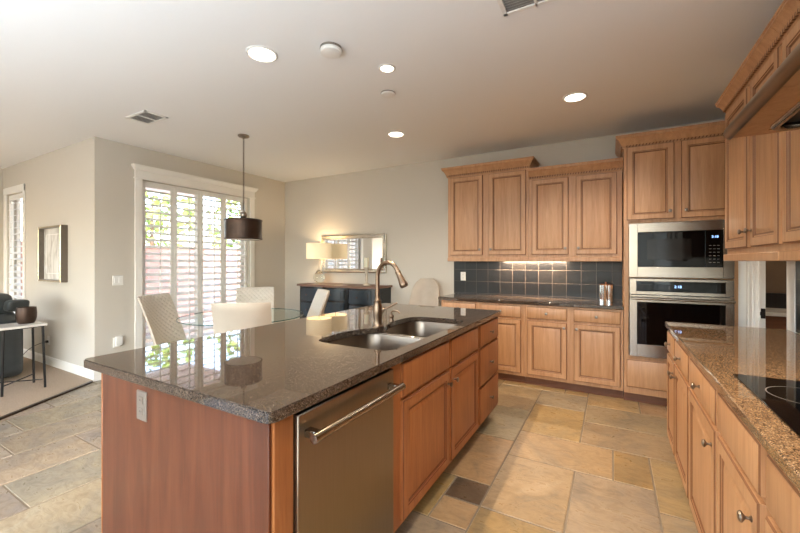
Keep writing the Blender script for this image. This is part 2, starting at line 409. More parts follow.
# floor: substrate plus one mesh of individual slate tiles (pattern inside the floor)
CELL = .215; G = .004
mb = MB(); mb.cols = []
x0f = XW-3.05; nx = int((3.1-x0f)/CELL)+2; ny = int((YB-YR)/CELL)+1
pal = [((162, 145, 122), 3), ((165, 143, 113), 4), ((167, 142, 107), 3), ((160, 148, 129), 3), ((163, 141, 113), 3)]
pal = [c for c, k in pal for _ in range(k)]
pal_l = [(160, 152, 141), (164, 155, 142), (158, 151, 141), (161, 153, 141), (165, 157, 145)]
def tone(c, j=6):
    d = random.uniform(-j, j); return lin(*(max(0, min(255, q+d+random.uniform(-3, 3))) for q in c))
def tile(x0, x1, y0, y1, c):
    z0, z1, b = -.004, .0, .0035
    if x0 < XR+.1 and x1 > XL: pass
    k = len(mb.f)
    mb.add([(x0+G, y0+G, z0), (x1-G, y0+G, z0), (x1-G, y1-G, z0), (x0+G, y1-G, z0), (x0+G+b, y0+G+b, z1), (x1-G-b, y0+G+b, z1), (x1-G-b, y1-G-b, z1), (x0+G+b, y1-G-b, z1)],
           [(4, 5, 6, 7), (0, 1, 5, 4), (1, 2, 6, 5), (2, 3, 7, 6), (3, 0, 4, 7)]); mb.cols += [c]*5
XS = -1.5  # left of this (under the island) running bond, right of it mixed sizes
i = 0; xx = XS
while xx > x0f:
    off = [0, .34, .17, .5][i % 4]; yy = YR-off
    while yy < YB:
        ya, yb = max(yy, YR), min(yy+.66, YB)
        if yb-ya > .03: tile(xx-.43, xx, ya, yb, tone(random.choice(pal_l)))
        yy += .66
    xx -= .43; i += 1
used = set(); NXc = int((3.1-XS)/CELL)+1; NYc = int((YB-YR)/CELL)+1
def fits(i, j, w, h): return i+w <= NXc and j+h <= NYc and all((i+a, j+b) not in used for a in range(w) for b in range(h))
def put(i, j, w, h, c):
    for a in range(w):
        for b in range(h): used.add((i+a, j+b))
    tile(XS+i*CELL, XS+(i+w)*CELL, YR+j*CELL, min(YB, YR+(j+h)*CELL), c)
ai = int((-.80-XS)/CELL); aj = int((2.02-YR)/CELL); put(ai, aj, 1, 1, tone((96, 80, 66), 2))
for j in range(NYc):
    for i in range(NXc):
        if (i, j) in used: continue
        opts = [(3, 2), (2, 3), (3, 2), (2, 2), (2, 3), (2, 1), (1, 2)]; random.shuffle(opts)
        opts.sort(key=lambda q: -(q[0]*q[1]) + random.choice([0, 0, 2]))
        for w, h in opts+[(1, 1)]:
            if fits(i, j, w, h): put(i, j, w, h, tone(random.choice(pal), 7)); break
fl = mb.build('floor', 'slate', None, False); fl['kind'] = 'structure'
struct('floor_grout', MB().box(XL-.15, 3.3, YR-.15, YB+.15, -.08, -.003), 'grout')
struct('floor_carpet', MB().prism([(XL, YP), (-5.12, YP), (-5.08, YP-.05), (-4.53, 1.0), (-3.0, -1.7), (-3.0, YR), (XL, YR)], -.002, .014), 'carpet')
d = Vector((-4.53+5.08, 1.0-1.92)).normalized()
mb = MB(); mb.prism([(-5.08, YP-.05), (-5.05, YP-.035), (-4.50, 1.015), (-2.97, -1.685), (-3.0, -1.7), (-4.53, 1.0)], -.001, .016)
struct('trim_1', mb, 'bronze')
# baseboards
bp = [(0, 0), (.014, 0), (.014, .095), (.008, .115), (0, .12)]
def baseboard(name, path): struct(name, MB().mold(path, bp), 'trim')
baseboard('baseboard_picture', [(XL, YP), (XW, YP), (XW, WIN[0]-.1)][0:2] and [(XL, YP), (XW-.0, YP), (XW, YP), ][0:2])
baseboard('baseboard_left', [(XW, YP-.014), (XW, WIN[0]-.1)])
baseboard('baseboard_left_far', [(XW, WIN[1]+.1), (XW, YB)])
baseboard('baseboard_back', [(XW, YB), (-1.9, YB)])
baseboard('baseboard_living', [(XL, YR), (XL, YP)])

# main patio window with casing and crown head
def casing_x(X, y0, y1, z0, z1, w, name, head=True):
    mb = MB()
    mb.box(X, X+.022, y0-w, y0, 0 if z0 < .2 else z0-w, z1, 0, .004); mb.box(X, X+.022, y1, y1+w, 0 if z0 < .2 else z0-w, z1, 0, .004)
    if head:
        mb.box(X, X+.026, y0-w, y1+w, z1, z1+.115, 0, .003)
        mb.box(X, X+.036, y0-w-.012, y1+w+.012, z1-.004, z1+.014, 0, .004)
        mb.mold([(X, y1+w), (X+.026, y1+w), (X+.026, y0-w), (X, y0-w)][::-1], [(0, z1+.1), (.012, z1+.11), (.03, z1+.14), (.036, z1+.15), (.036, z1+.165), (0, z1+.165)])
    return mb
w_ = struct('window_1', casing_x(XW, WIN[0]-.01, WIN[1]+.01, WIN[2], WIN[3], .085, 'window_1'), 'trim')
mb = MB(); X0 = XW-.15
for y in (WIN[0], 3.22, WIN[1]-.06): mb.box(X0, X0+.04, y, y+.06, WIN[2], WIN[3], 0, .003)
mb.box(X0, X0+.04, WIN[0], WIN[1], WIN[2], WIN[2]+.08, 0, .003); mb.box(X0, X0+.04, WIN[0], WIN[1], WIN[3]-.06, WIN[3], 0, .003)
mb.build('window_frame', 'trim', w_); MB().box(X0+.017, X0+.023, WIN[0], WIN[1], WIN[2], WIN[3]).build('pane', 'pane', w_)
def shutter(y0, y1, z0, z1, X, label, group, axis='x', rod=False, sp=.088, tilt=-28):
    """plantation shutter panel: stiles and rails, louvres, tilt rod; axis x: hangs in plane X"""
    f = lambda u, w, z: (X+w, u, z) if axis == 'x' else (u, X-w, z)
    rt = thing('plantation_shutter', f((y0+y1)/2, 0, z0), label, 'shutter', group)
    def b3(mb, u0, u1, w0, w1, za, zb, c=.002):
        p = f(u0, w0, za); q = f(u1, w1, zb); return mb.box(p[0], q[0], p[1], q[1], za, zb, 0, c)
    st = .045; rl = .09; fr = MB()
    b3(fr, y0+.002, y0+st, -.014, .014, z0, z1); b3(fr, y1-st, y1-.002, -.014, .014, z0, z1)
    b3(fr, y0+st, y1-st, -.013, .013, z0, z0+rl); b3(fr, y0+st, y1-st, -.013, .013, z1-rl*.8, z1)
    mid = None
    if z1-z0 > 1.2 and not rod: pass
    fr.build('shutter_frame', 'shutter', rt)
    lo = MB(); n = int((z1-z0-1.8*rl)/sp); g = (z1-z0-1.8*rl)/n; a = R(tilt)
    for i in range(n):
        zc = z0+rl+g*(i+.5); prof = [(-.042, 0), (-.02, .0042), (.02, .0042), (.042, 0), (.02, -.0042), (-.02, -.0042)]
        pr = [(w*math.cos(a)-h*math.sin(a), w*math.sin(a)+h*math.cos(a)) for w, h in prof]
        vs = [f(y0+st, w, zc+h) for w, h in pr]+[f(y1-st, w, zc+h) for w, h in pr]
        lo.add(vs, [tuple(range(6)), tuple(range(11, 5, -1))]+[(k, (k+1) % 6, 6+(k+1) % 6, 6+k) for k in range(6)])
    lo.build('louvers', 'shutter', rt, True)
    rd = MB(); yc = (y0+y1)/2; b3(rd, yc-.007, yc+.007, .048, .06, z0+rl+.03, z1-rl-.03, .002); rd.build('tilt_rod', 'shutter', rt)
    return rt
gs = 'shutter panels across the patio window'
wy = [2.475, 2.872, 3.242, 3.612, 4.035]
lab = ['white plantation shutter panel nearest the light switch, at the near end of the patio window', 'white plantation shutter panel second from the light switch in the patio window',
       'white plantation shutter panel just left of the pendant chain in the patio window', 'white plantation shutter panel behind the bronze drum pendant in the patio window']
for k in range(4): shutter(wy[k], wy[k+1], WIN[2]+.01, WIN[3]-.01, XW-.045, lab[k], gs)
# narrow living window on the picture wall
mb = MB(); z0, z1 = LWIN[2], LWIN[3]
mb.box(LWIN[0]-.09, LWIN[0], YP-.02, YP, z0-.09, z1+.09, 0, .004); mb.box(LWIN[1], LWIN[1]+.05, YP-.02, YP, z0-.09, z1+.09, 0, .004)
mb.box(LWIN[0]-.09, LWIN[1]+.05, YP-.024, YP, z1, z1+.1, 0, .004); mb.box(LWIN[0]-.09, LWIN[1]+.05, YP-.03, YP, z0-.09, z0, 0, .004)
w2 = struct('window_2', mb, 'trim')
mb = MB(); mb.box(LWIN[0], LWIN[0]+.04, YP+.1, YP+.13, z0, z1); mb.box(LWIN[1]-.04, LWIN[1], YP+.1, YP+.13, z0, z1); mb.box(LWIN[0], LWIN[1], YP+.1, YP+.13, 1.35, 1.4); mb.build('window_frame', 'trim', w2)
MB().box(LWIN[0], LWIN[1], YP+.112, YP+.118, z0, z1).build('pane', 'pane', w2)
shutter(LWIN[0]+.003, LWIN[1]-.003, z0+.01, z1-.01, YP+.03, 'white plantation shutter in the narrow window at the far left', None, 'y', sp=.088, tilt=-20)
# rear openings (behind the camera)
for k, (a, b) in enumerate([(-7.3, -3.9), (-2.6, .6)]):
    mb = MB()
    for x in (a, (a+b)/2-.04, b-.08): mb.box(x, x+.08, YR-.12, YR+.02, .1, 2.4)
    mb.box(a, b, YR-.12, YR+.02, .1, .18); mb.box(a, b, YR-.12, YR+.02, 2.32, 2.4); struct('window_%d' % (3+k), mb, 'trim')
# doorway to pantry
mb = MB()
for (a, b) in ((3.225, 3.36), (4.05, 4.16)):
    mb.box(XR-.013, XR, a, b, 0, 2.12, 0, .003); mb.box(XR-.017, XR, a+(.0 if a < 4 else .085), a+(.02 if a < 4 else .11), 0, 2.12, 0, .003)
mb.box(XR-.013, XR, 3.225, 4.16, 2.03, 2.13, 0, .003)
mb.box(XR, XR+.065, 3.36, 3.365, 0, 2.03); mb.box(XR, XR+.065, 4.035, 4.05, 0, 2.03); mb.box(XR, XR+.065, 3.365, 4.035, 2.015, 2.03)
mb.box(XR+.02, XR+.032, 4.02, 4.035, 0, 2.015)
dr = struct('door_1', mb, 'trim')
mb = MB(); mb.box(XR+.036, XR+.063, 4.027, 4.037, .90, .98, 0, .002); mb.box(XR+.028, XR+.044, 4.017, 4.03, .925, .955, 0, .002); mb.build('strike_plate', 'dark_metal', dr)
struct('trim_2', MB().box(.942, XR-.001, 4.235, 4.255, 0, 2.43, 0, .002), 'trim')
# backsplashes
bs = struct('trim_3', MB().box(-1.875, .1, YB-.012, YB, .92, 1.36), 'tile_back', label='dark square slate tile backsplash')
struct('trim_4', MB().box(XR-.012, XR, -.3, 3.223, .92, 1.9), 'tile_side', label='dark square tile backsplash behind the cooktop')

# ------------------------------------------------------------------ cabinet helpers
FY = lambda f: (lambda u, v, w: (u, f-w, v))
FXm = lambda f: (lambda u, v, w: (f-w, u, v))
FXp = lambda f: (lambda u, v, w: (f+w, u, v))
DR = [(0, 0), (0, .014), (.005, .019), (.048, .019), (.052, .015), (.057, .015), (.062, .009), (.067, .009), (.088, .016), (.094, .017)]
DM = [0, 1, 0, 1, 0, 1, 1, 0, 0]
SL = [(0, 0), (0, .012), (.004, .016), (.012, .019)]
def knob(fr, u, v, parent, w0=.019):
    o = Vector(fr(u, v, w0)); a = Vector(fr(u, v, 1))-Vector(fr(u, v, 0))
    MB().lathe(o, a, [(.008, 0), (.0085, .003), (.0045, .006), (.0045, .014), (.008, .017), (.0145, .021), (.0155, .025), (.012, .030), (.004, .032)], 14).build('knob', 'pewter', parent)
def door(fr, u0, u1, v0, v1, parent, mats=('maple', 'glaze'), k=None, name='door'):
    d = MB().panel(fr, u0, u1, v0, v1, DR, DM).build(name, list(mats), parent)
    if k: knob(fr, k[0], k[1], d)
    return d
def drawer(fr, u0, u1, v0, v1, parent, mats=('maple', 'glaze'), k=True, name='drawer'):
    d = MB().panel(fr, u0, u1, v0, v1, SL, [0, 1, 0]).build(name, list(mats), parent)
    if k: knob(fr, (u0+u1)/2, (v0+v1)/2, d)
    return d
CROWN = [(0, 0), (.006, .0), (.010, .012), (.016, .030), (.022, .034), (.030, .052), (.046, .078), (.060, .090), (.064, .094), (.064, .108), (.070, .112), (.070, .122), (0, .122)]
def crown(path, z, parent, mats=('maple', 'glaze'), rope=True, k_=1):
    mb = MB().mold(path, [(o*k_, z+h*k_) for o, h in CROWN])
    if rope:
        for a, b in zip(path[:-1], path[1:]):
            a = Vector(a); b = Vector(b); L = (b-a).length; t = (b-a)/L; n = Vector((t.y, -t.x)); k = int(L/.013)
            if L < .05: continue
            for i in range(k):
                c = a+t*((i+.5)*L/k); p0 = c+n*.012; p1 = c+n*.024; h = .0042
                q = [(p0-t*h, z+.014), (p0+t*h, z+.014), (p1+t*h, z+.014), (p1-t*h, z+.014), (p0-t*h+t*.006, z+.03), (p0+t*h+t*.006, z+.03), (p1+t*h+t*.006, z+.03), (p1-t*h+t*.006, z+.03)]
                mb.add([(v.x, v.y, zz) for v, zz in q], [(0, 3, 2, 1), (4, 5, 6, 7), (0, 1, 5, 4), (1, 2, 6, 5), (2, 3, 7, 6), (3, 0, 4, 7)], i % 2)
    return mb.build('crown_molding', list(mats), parent)

# ------------------------------------------------------------------ back base cabinets + counter
YF = 4.25
def base_unit(name, x0, x1, label, drs, dos):
    t = thing(name, ((x0+x1)/2, YF, 0), label, 'cabinet', 'base cabinets along the back wall')
    MB().box(x0, x1, YF, YB-.001, .09, .883).build('cabinet_body', 'maple', t)
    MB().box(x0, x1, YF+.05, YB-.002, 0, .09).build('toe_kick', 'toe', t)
    f = FY(YF)
    for a, b in drs: drawer(f, a, b, .735, .862, t)
    for a, b, k in dos: door(f, a, b, .125, .712, t, k=(k, .66))
base_unit('base_cabinet', -1.83, -.842, 'maple base cabinet below the backsplash outlet, left half of the back run', [(-1.805, -1.39), (-1.315, -.875)], [(-1.805, -1.39, -1.425), (-1.315, -.875, -1.28)])
base_unit('base_cabinet', -.840, .095, 'maple base cabinet under the steel canister, beside the wall oven', [(-.808, -.41), (-.344, .07)], [(-.808, -.41, -.435), (-.344, .07, -.318)])
def slab(x0, x1, y0, y1, z0, z1): return MB().box(x0, x1, y0, y1, z0, z1, 0, .005)
tag(slab(-1.86, .097, YF-.03, YB-.013, .884, .92).build('countertop', 'granite'), 'long speckled brown granite countertop on the back wall cabinets, under the dark tiles', 'countertop')

# ------------------------------------------------------------------ back wall cabinets (uppers)
YU = 4.47
def upper_back(x0, x1, ztop, label, dos, cz, cpath):
    t = thing('wall_cabinet', ((x0+x1)/2, YU, 1.36), label, 'cabinet', 'wall cabinets over the back counter')
    MB().box(x0, x1, YU, YB-.001, 1.40, ztop).build('cabinet_body', 'maple', t)
    MB().box(x0-.0, x1, YU-.022, YU+.02, 1.355, 1.40, 0, .004).build('light_rail', 'maple', t)
    for a, b, k in dos: door(FY(YU), a, b, 1.432, ztop-.03, t, k=(k, 1.50))
    crown(cpath, cz, t)
upper_back(-1.83, -.838, 2.44, 'taller two-door maple wall cabinet with crown, left one above the back counter', [(-1.797, -1.373, -1.405), (-1.298, -.865, -1.268)], 2.42, [(-1.83, YB), (-1.83, YU), (-.838, YU), (-.838, YB)])
upper_back(-.836, .088, 2.31, 'lower two-door maple wall cabinet between the taller one and the oven cabinet', [(-.799, -.416, -.445), (-.342, .043, -.315)], 2.288, [(-.836, YU), (.095, YU)])
t = thing('under_cabinet_light', (-.85, 4.66, 1.36), 'slim light fixture lighting the dark backsplash from under the wall cabinets', 'light')
MB().box(-1.25, -.45, 4.63, 4.69, 1.372, 1.399, 0, .003).build('housing', 'white_plastic', t); MB().box(-1.23, -.47, 4.64, 4.68, 1.369, 1.373).build('diffuser', 'downlight', t)
lamp('under_cabinet_lamp', 'AREA', (-.85, 4.66, 1.362), (R(24), 0, 0), 30, (1, .76, .52), .75, .03)

# ------------------------------------------------------------------ tall oven cabinet, microwave, wall oven
YT = 4.22; tx0, tx1 = .099, .94
t = thing('oven_cabinet', ((tx0+tx1)/2, YT, 0), 'tall maple cabinet with crown that houses the microwave and wall oven', 'cabinet')
mb = MB(); mb.box(tx0, .137, YT, YB-.001, .09, 2.46); mb.box(.915, tx1, YT, YB-.001, .09, 2.46); mb.box(.137, .915, YT, YB-.001, .09, .452)
mb.box(.137, .915, YT, YB-.001, 1.722, 2.46); mb.box(.137, .915, YT, YB-.001, 1.198, 1.204); mb.box(.137, .915, 4.7, YB-.001, .452, 1.722); mb.build('cabinet_body', 'maple', t)
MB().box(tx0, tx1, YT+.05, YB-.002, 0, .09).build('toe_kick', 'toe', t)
door(FY(YT), .122, .493, 1.752, 2.452, t, k=(.46, 1.82)); door(FY(YT), .545, .915, 1.752, 2.452, t, k=(.578, 1.82))
MB().panel(FY(YT), .122, .92, .155, .415, SL, [0, 1, 0]).build('bottom_panel', ['maple', 'glaze'], t)
crown([(tx0, YB-.003), (tx0, YT), (.965, YT)], 2.44, t)
def frame_panel(mb, fr, u0, u1, v0, v1, a, b, c, d, w0, w1):
    """steel surround with a rectangular opening a..b, c..d"""
    def bx(ua, ub, va, vb):
        p = fr(ua, va, w0); q = fr(ub, vb, w1); mb.box(p[0], q[0], p[1], q[1], p[2], q[2], 0, .0015)
    bx(u0, a, v0, v1); bx(b, u1, v0, v1); bx(a, b, v0, c); bx(a, b, d, v1)
fr = FY(YT)
t = thing('microwave', (.52, YT, 1.206), 'built-in stainless steel microwave with black glass door above the wall oven', 'microwave')
mb = MB(); frame_panel(mb, fr, .14, .912, 1.208, 1.716, .21, .838, 1.305, 1.632, 0, .022); mb.build('trim_kit', 'steel', t)
MB().box(.2, .85, YT+.001, 4.66, 1.3, 1.64).build('oven_body', 'black_plastic', t)
MB().box(.212, .715, YT-.014, YT+.0, 1.307, 1.63, 0, .003).build('door', 'black_glass', t)
cp = MB().box(.72, .836, YT-.014, YT+.0, 1.307, 1.63, 0, .002).build('control_panel', 'black_glass', t)
for i in range(6):
    for j in range(3): MB().box(.742+j*.028, .758+j*.028, YT-.0152, YT-.013, 1.345+i*.03, 1.349+i*.03).build('key', 'grey_plate', cp)
text('clock', '2:18', .028, 'display', cp, (.783, YT-.0146, 1.573), (R(90), 0, 0))
MB().box(.285, .62, YT-.0146, YT-.013, 1.372, 1.565).build('door_window', 'smoked_glass', t)
t = thing('wall_oven', (.52, YT, .454), 'built-in stainless steel wall oven with bar handle below the microwave', 'oven')
MB().box(.16, .89, YT+.001, 4.66, .46, 1.19).build('oven_body', 'black_plastic', t)
mb = MB(); frame_panel(mb, fr, .145, .91, 1.045, 1.192, .2, .855, 1.075, 1.17, 0, .02)
cp = mb.build('control_panel', 'steel', t); MB().box(.2, .855, YT-.017, YT, 1.075, 1.17).build('display_glass', 'black_glass', cp)
text('clock', '2:18', .032, 'display', cp, (.52, YT-.0178, 1.123), (R(90), 0, 0))
mb = MB(); frame_panel(mb, fr, .145, .91, .458, 1.04, .205, .852, .575, .975, 0, .032)
od = mb.build('door', 'steel', t); MB().box(.205, .852, YT-.028, YT, .575, .975).build('door_window', 'black_glass', od)
mb = MB().tube([(.15, YT-.078, 1.01), (.905, YT-.078, 1.01)], .0125, 14); mb.box(.17, .19, YT-.075, YT-.03, 1.0, 1.02, 0, .003); mb.box(.865, .885, YT-.075, YT-.03, 1.0, 1.02, 0, .003); mb.build('handle', 'steel', od)

# ------------------------------------------------------------------ right run: base cabinets, counter, cooktop
XF = .36; f = FXm(XF)
def right_base(y0, y1, label, items, grp='base cabinets under the cooktop counter'):
    t = thing('base_cabinet', (XF, (y0+y1)/2, 0), label, 'cabinet', grp)
    MB().box(XF, XR-.001, y0, y1, .09, .883).build('cabinet_body', 'maple', t)
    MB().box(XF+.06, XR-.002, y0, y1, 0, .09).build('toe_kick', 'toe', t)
    for kind, a, b, kk in items:
        if kind == 'w': drawer(f, a, b, .725, .865, t, k=kk)
        elif kind == 'd': door(f, a, b, .118, .705, t, k=(kk, .635))
right_base(2.42, 3.295, 'pale maple base cabinet at the far end of the cooktop counter, facing the oven corner', [('w', 2.93, 3.27, True), ('w', 2.44, 2.90, True), ('d', 2.93, 3.27, 2.965), ('d', 2.44, 2.90, 2.865)])
right_base(1.83, 2.418, 'narrow pale maple base cabinet between the far one and the cooktop', [('w', 1.85, 2.395, True), ('d', 1.85, 2.395, 1.89)])
right_base(.85, 1.828, 'pale maple base cabinet right under the black cooktop', [('w', 1.355, 1.81, False), ('w', .87, 1.30, False), ('d', 1.355, 1.81, 1.40), ('d', .87, 1.30, 1.26)])
right_base(-.3, .848, 'pale maple base cabinet nearest the viewer, at the near end of the cooktop counter', [('w', .29, .82, True), ('w', -.28, .25, True), ('d', .29, .82, .78), ('d', -.28, .25, .2)])
tag(slab(.333, XR-.018, -.3, 3.315, .884, .92).build('countertop', 'granite_lit'), 'granite countertop around the black cooktop, its golden tone painted hood light', 'countertop')
t = thing('cooktop', (.66, 1.45, .92), 'black glass cooktop with pale burner rings set in the granite counter', 'cooktop')
MB().box(.405, .93, .98, 1.89, .9205, .926, 0, .002).build('glass_surface', 'black_glass', t)
for (x, y, r) in ((.55, 1.68, .105), (.79, 1.66, .08), (.56, 1.22, .08), (.80, 1.2, .1), (.68, 1.44, .06)):
    mb = MB(); vs = []; n = 40
    for rr in (r, r-.004):
        for i in range(n): vs.append((x+rr*math.cos(2*PI*i/n), y+rr*math.sin(2*PI*i/n), .9263))
    mb.add(vs, [(i, (i+1) % n, n+(i+1) % n, n+i) for i in range(n)]); mb.build('burner_ring', 'grey_plate', t)

# ------------------------------------------------------------------ right uppers and hood
XU = .69; f = FXm(XU)
def right_upper(y0, y1, label, dos, z0=1.44):
    t = thing('wall_cabinet', (XU, (y0+y1)/2, 1.36), label, 'cabinet', 'wall cabinets beside the range hood')
    MB().box(XU, XR-.001, y0, y1, 1.405, 2.40).build('cabinet_body', 'maple', t)
    MB().box(XU-.022, XU+.02, y0, y1, 1.36, 1.405, 0, .004).build('light_rail', 'maple', t)
    for a, b, k in dos: door(f, a, b, z0, 2.36, t, k=(k, 1.53) if k else None)
    return t
t = right_upper(2.362, 3.35, 'pale maple two-door wall cabinet at the oven end, partly behind the range hood', [(2.855, 3.325, 2.885), (2.386, 2.79, 2.765)])
crown([(XU, 2.363), (XU, 3.35), (XR, 3.35)][::-1], 2.372, t, k_=.8)
t = right_upper(1.93, 2.36, 'single-door pale maple wall cabinet right next to the range hood', [(1.955, 2.335, 1.99)])
crown([(XU, 2.36), (XU, 1.93)], 2.372, t, k_=.8)
t = thing('range_hood', (.7, 1.44, 1.84), 'maple range hood with a stainless steel front rail over the cooktop', 'range hood')
mb = MB(); mb.box(.405, .50, .96, 1.92, 1.842, 1.885); mb.box(.50, XR-.015, 1.87, 1.92, 1.842, 1.885); mb.box(.50, XR-.015, .96, 1.01, 1.842, 1.885); mb.box(.5, XR-.015, 1.01, 1.87, 1.875, 1.885)
mb.build('canopy', 'maple', t)
MB().box(XU, XR-.015, .96, 1.928, 1.886, 2.40).build('chimney_cabinet', 'maple', t)
door(f, 1.0, 1.43, 1.93, 2.36, t); door(f, 1.46, 1.89, 1.93, 2.36, t)
crown([(XU, 1.928), (XU, .96)], 2.372, t, k_=.8)
mb = MB(); mb.mold([(.405, 1.92), (.405, .96)], [(0, 1.837)]+[(.022*math.sin(q*PI/12), 1.8635-.0265*math.cos(q*PI/12)) for q in range(1, 12)]+[(0, 1.890)]); mb.build('front_rail', 'nickel', t)
pts_ = rrect(.505, XR-.02, 1.015, 1.865, .06)
mb = MB().tube([(x_, y_, 1.846) for x_, y_ in pts_], .016, 10, 0, True); mb.build('liner_rim', 'steel', t)
MB().prism(rrect(.515, XR-.03, 1.025, 1.855, .06), 1.856, 1.872).build('filter', 'dark_metal', t)  # dark sheet standing in for the shade inside the hood recess
for y in (1.62, 1.26):
    MB().lathe((.66, y, 1.856), (0, 0, -1), [(.03, 0), (.03, .003), (.001, .004)], 14).build('hood_light', 'downlight', t)
    lamp('hood_lamp', 'SPOT', (.66, y, 1.835), (0, 0, 0), 16, (1, .82, .58), spot=110, blend=.8, radius=.03)

# ------------------------------------------------------------------ island
ix0, ix1, iy0, iy1 = -1.945, -.885, .78, 3.30
t = thing('kitchen_island', (-1.4, 2.04, 0), 'large dark reddish maple kitchen island with raised-panel doors and drawers', 'kitchen island')
mb = MB()
mb.box(ix0, ix1, iy0+.012, .86, .09, .884); mb.box(ix0, ix1, 1.475, 3.30, .09, .70); mb.box(ix0, -1.5, .86, 1.475, .09, .884); mb.box(-.93, ix1, .86, .868, .09, .884)
mb.box(-.92, ix1, 1.475, 3.30, .70, .884); mb.box(ix0, -1.56, 1.475, 3.30, .70, .884); mb.box(-1.56, -.92, 2.66, 3.30, .70, .884)
mb.box(-1.56, -.92, 1.475, 1.52, .70, .884)
mb.build('cabinet_body', 'maple_island', t)
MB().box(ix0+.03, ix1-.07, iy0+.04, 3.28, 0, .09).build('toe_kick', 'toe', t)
MB().box(ix0-.0, ix1-.012, iy0, iy0+.012, .0, .884, 0, .002).build('end_panel', 'veneer', t, label='dark reddish smooth end panel')
mb = MB(); mb.box(ix0-.012, ix0, iy0, iy0+.05, 0, .884, 0, .002); mb.box(ix0-.012, ix0, iy0+.05, 3.3, 0, .884, 0, .002); mb.build('side_panel', 'maple_island', t)
f = FXp(ix1); mi = ('maple_island', 'glaze_island')
for a, b in ((1.56, 2.144), (2.178, 2.708)): drawer(f, a, b, .705, .868, t, mi, False, 'false_drawer_front')
door(f, 1.56, 2.144, .115, .688, t, mi, (2.11, .615)); door(f, 2.178, 2.708, .115, .688, t, mi, (2.215, .615))
for a, b in ((.70, .868), (.40, .682), (.115, .385)): drawer(f, 2.76, 3.275, a, b, t, mi)
# stone top with sink cut-out
hole = smooth_poly([(-.935, 1.56), (-.935, 1.9), (-.935, 2.3), (-.935, 2.64), (-1.05, 2.655), (-1.25, 2.655), (-1.37, 2.62), (-1.39, 2.42), (-1.375, 2.26), (-1.33, 2.16), (-1.33, 2.06), (-1.41, 1.98), (-1.445, 1.85), (-1.44, 1.62), (-1.39, 1.55), (-1.2, 1.55), (-1.05, 1.55)], 2)
bm = bmesh.new()
outer = rrect(-2.075, -.858, .752, 3.335, .03, 4)
eds = []
for P in (outer, hole):
    vv = [bm.verts.new((x, y, .92)) for x, y in P]; eds += [bm.edges.new((vv[i], vv[(i+1) % len(vv)])) for i in range(len(vv))]
bmesh.ops.triangle_fill(bm, use_beauty=True, use_dissolve=False, edges=eds)
tf = bm.faces[:]
r_ = bmesh.ops.extrude_face_region(bm, geom=tf)
bmesh.ops.translate(bm, verts=[v for v in r_['geom'] if isinstance(v, bmesh.types.BMVert)], vec=(0, 0, -.035))
ch = [e for e in bm.edges if len(e.link_faces) == 2 and abs(e.calc_face_angle(0)-PI/2) < .2 and all(abs(v.co.z-.92) < 1e-4 for v in e.verts)]
bmesh.ops.bevel(bm, geom=ch, offset=.004, segments=2, affect='EDGES')
mb = MB().bm(bm)
tag(mb.build('countertop', 'granite'), 'polished dark brown granite top of the island with the sink cut-out', 'countertop')
# sink
t = thing('double_sink', (-1.18, 2.1, .88), 'undermount stainless steel double bowl sink in the island top', 'sink')
def bowl(P, depth):
    mb = MB(); n = len(P); cx = sum(p[0] for p in P)/n; cy = sum(p[1] for p in P)/n; vs = []
    lv = [(1.03, .8835), (1.0, .882), (.985, .87), (.96, .884-depth*.7), (.93, .884-depth*.93), (.86, .884-depth), (.12, .884-depth-.006)]
    for k, z in lv: vs += [(cx+(x-cx)*k, cy+(y-cy)*k, z) for x, y in P]
    mb.add(vs, [(j*n+i, j*n+(i+1) % n, (j+1)*n+(i+1) % n, (j+1)*n+i) for j in range(len(lv)-1) for i in range(n)]+[tuple((len(lv)-1)*n+i for i in range(n))])
    return mb, (cx, cy)
b1, c1 = bowl(rrect(-1.445, -.925, 1.55, 2.085, .12), .17); s1 = b1.build('bowl', 'sink_steel', t)
b2, c2 = bowl(rrect(-1.395, -.925, 2.125, 2.655, .12), .16); s2 = b2.build('bowl', 'sink_steel', t)
MB().box(-1.43, -.925, 2.083, 2.127, .868, .8825, 0, .004).build('divider', 'steel', t)
for c, s_, dz in ((c1, s1, .17), (c2, s2, .16)): MB().lathe((c[0], c[1], .884-dz-.005), (0, 0, 1), [(.045, 0), (.045, .003), (.035, .004), (.03, .001)], 20).build('drain', 'chrome', s_)
# faucet
fx, fy = -1.385, 2.13
t = thing('kitchen_faucet', (fx, fy, .92), 'tall brushed nickel gooseneck pull-down faucet behind the sink', 'faucet')
mb = MB().lathe((fx, fy, .92), (0, 0, 1), [(.036, 0), (.036, .006), (.031, .012), (.028, .03), (.031, .07), (.033, .10), (.030, .135), (.023, .16), (.025, .165), (.025, .173), (.019, .178), (.016, .19)], 24); mb.build('base', 'nickel', t)
dx = Vector((.97, -.2, 0)).normalized()
A = Vector((fx, fy, 0)); r0 = .095; pts = [(fx, fy, 1.10), (fx, fy, 1.16), (fx, fy, 1.255)]
for i in range(1, 15):
    a = PI-(PI*.88)*i/14; c = A+dx*r0; p = c+dx*(r0*math.cos(a)); pts.append((p.x, p.y, 1.255+r0*math.sin(a)))
mb = MB().tube(pts, .0145, 14); mb.build('spout', 'nickel', t)
e = Vector(pts[-1]); d = (e-Vector(pts[-2])).normalized(); d = (d+dx*.1).normalized()
sh = MB().lathe(e-d*.005, d, [(.016, 0), (.019, .004), (.019, .01), (.017, .014), (.018, .03), (.025, .085), (.028, .097), (.028, .107), (.025, .113), (.004, .114)], 20).build('spray_head', 'nickel', t)
q = e+d*.055-dx*.017; MB().box(q.x-.006, q.x+.006, q.y-.006, q.y+.006, q.z-.016, q.z+.016, 0, .003).build('spray_button', 'black_plastic', sh)
pr = Vector((.87, .49, 0))
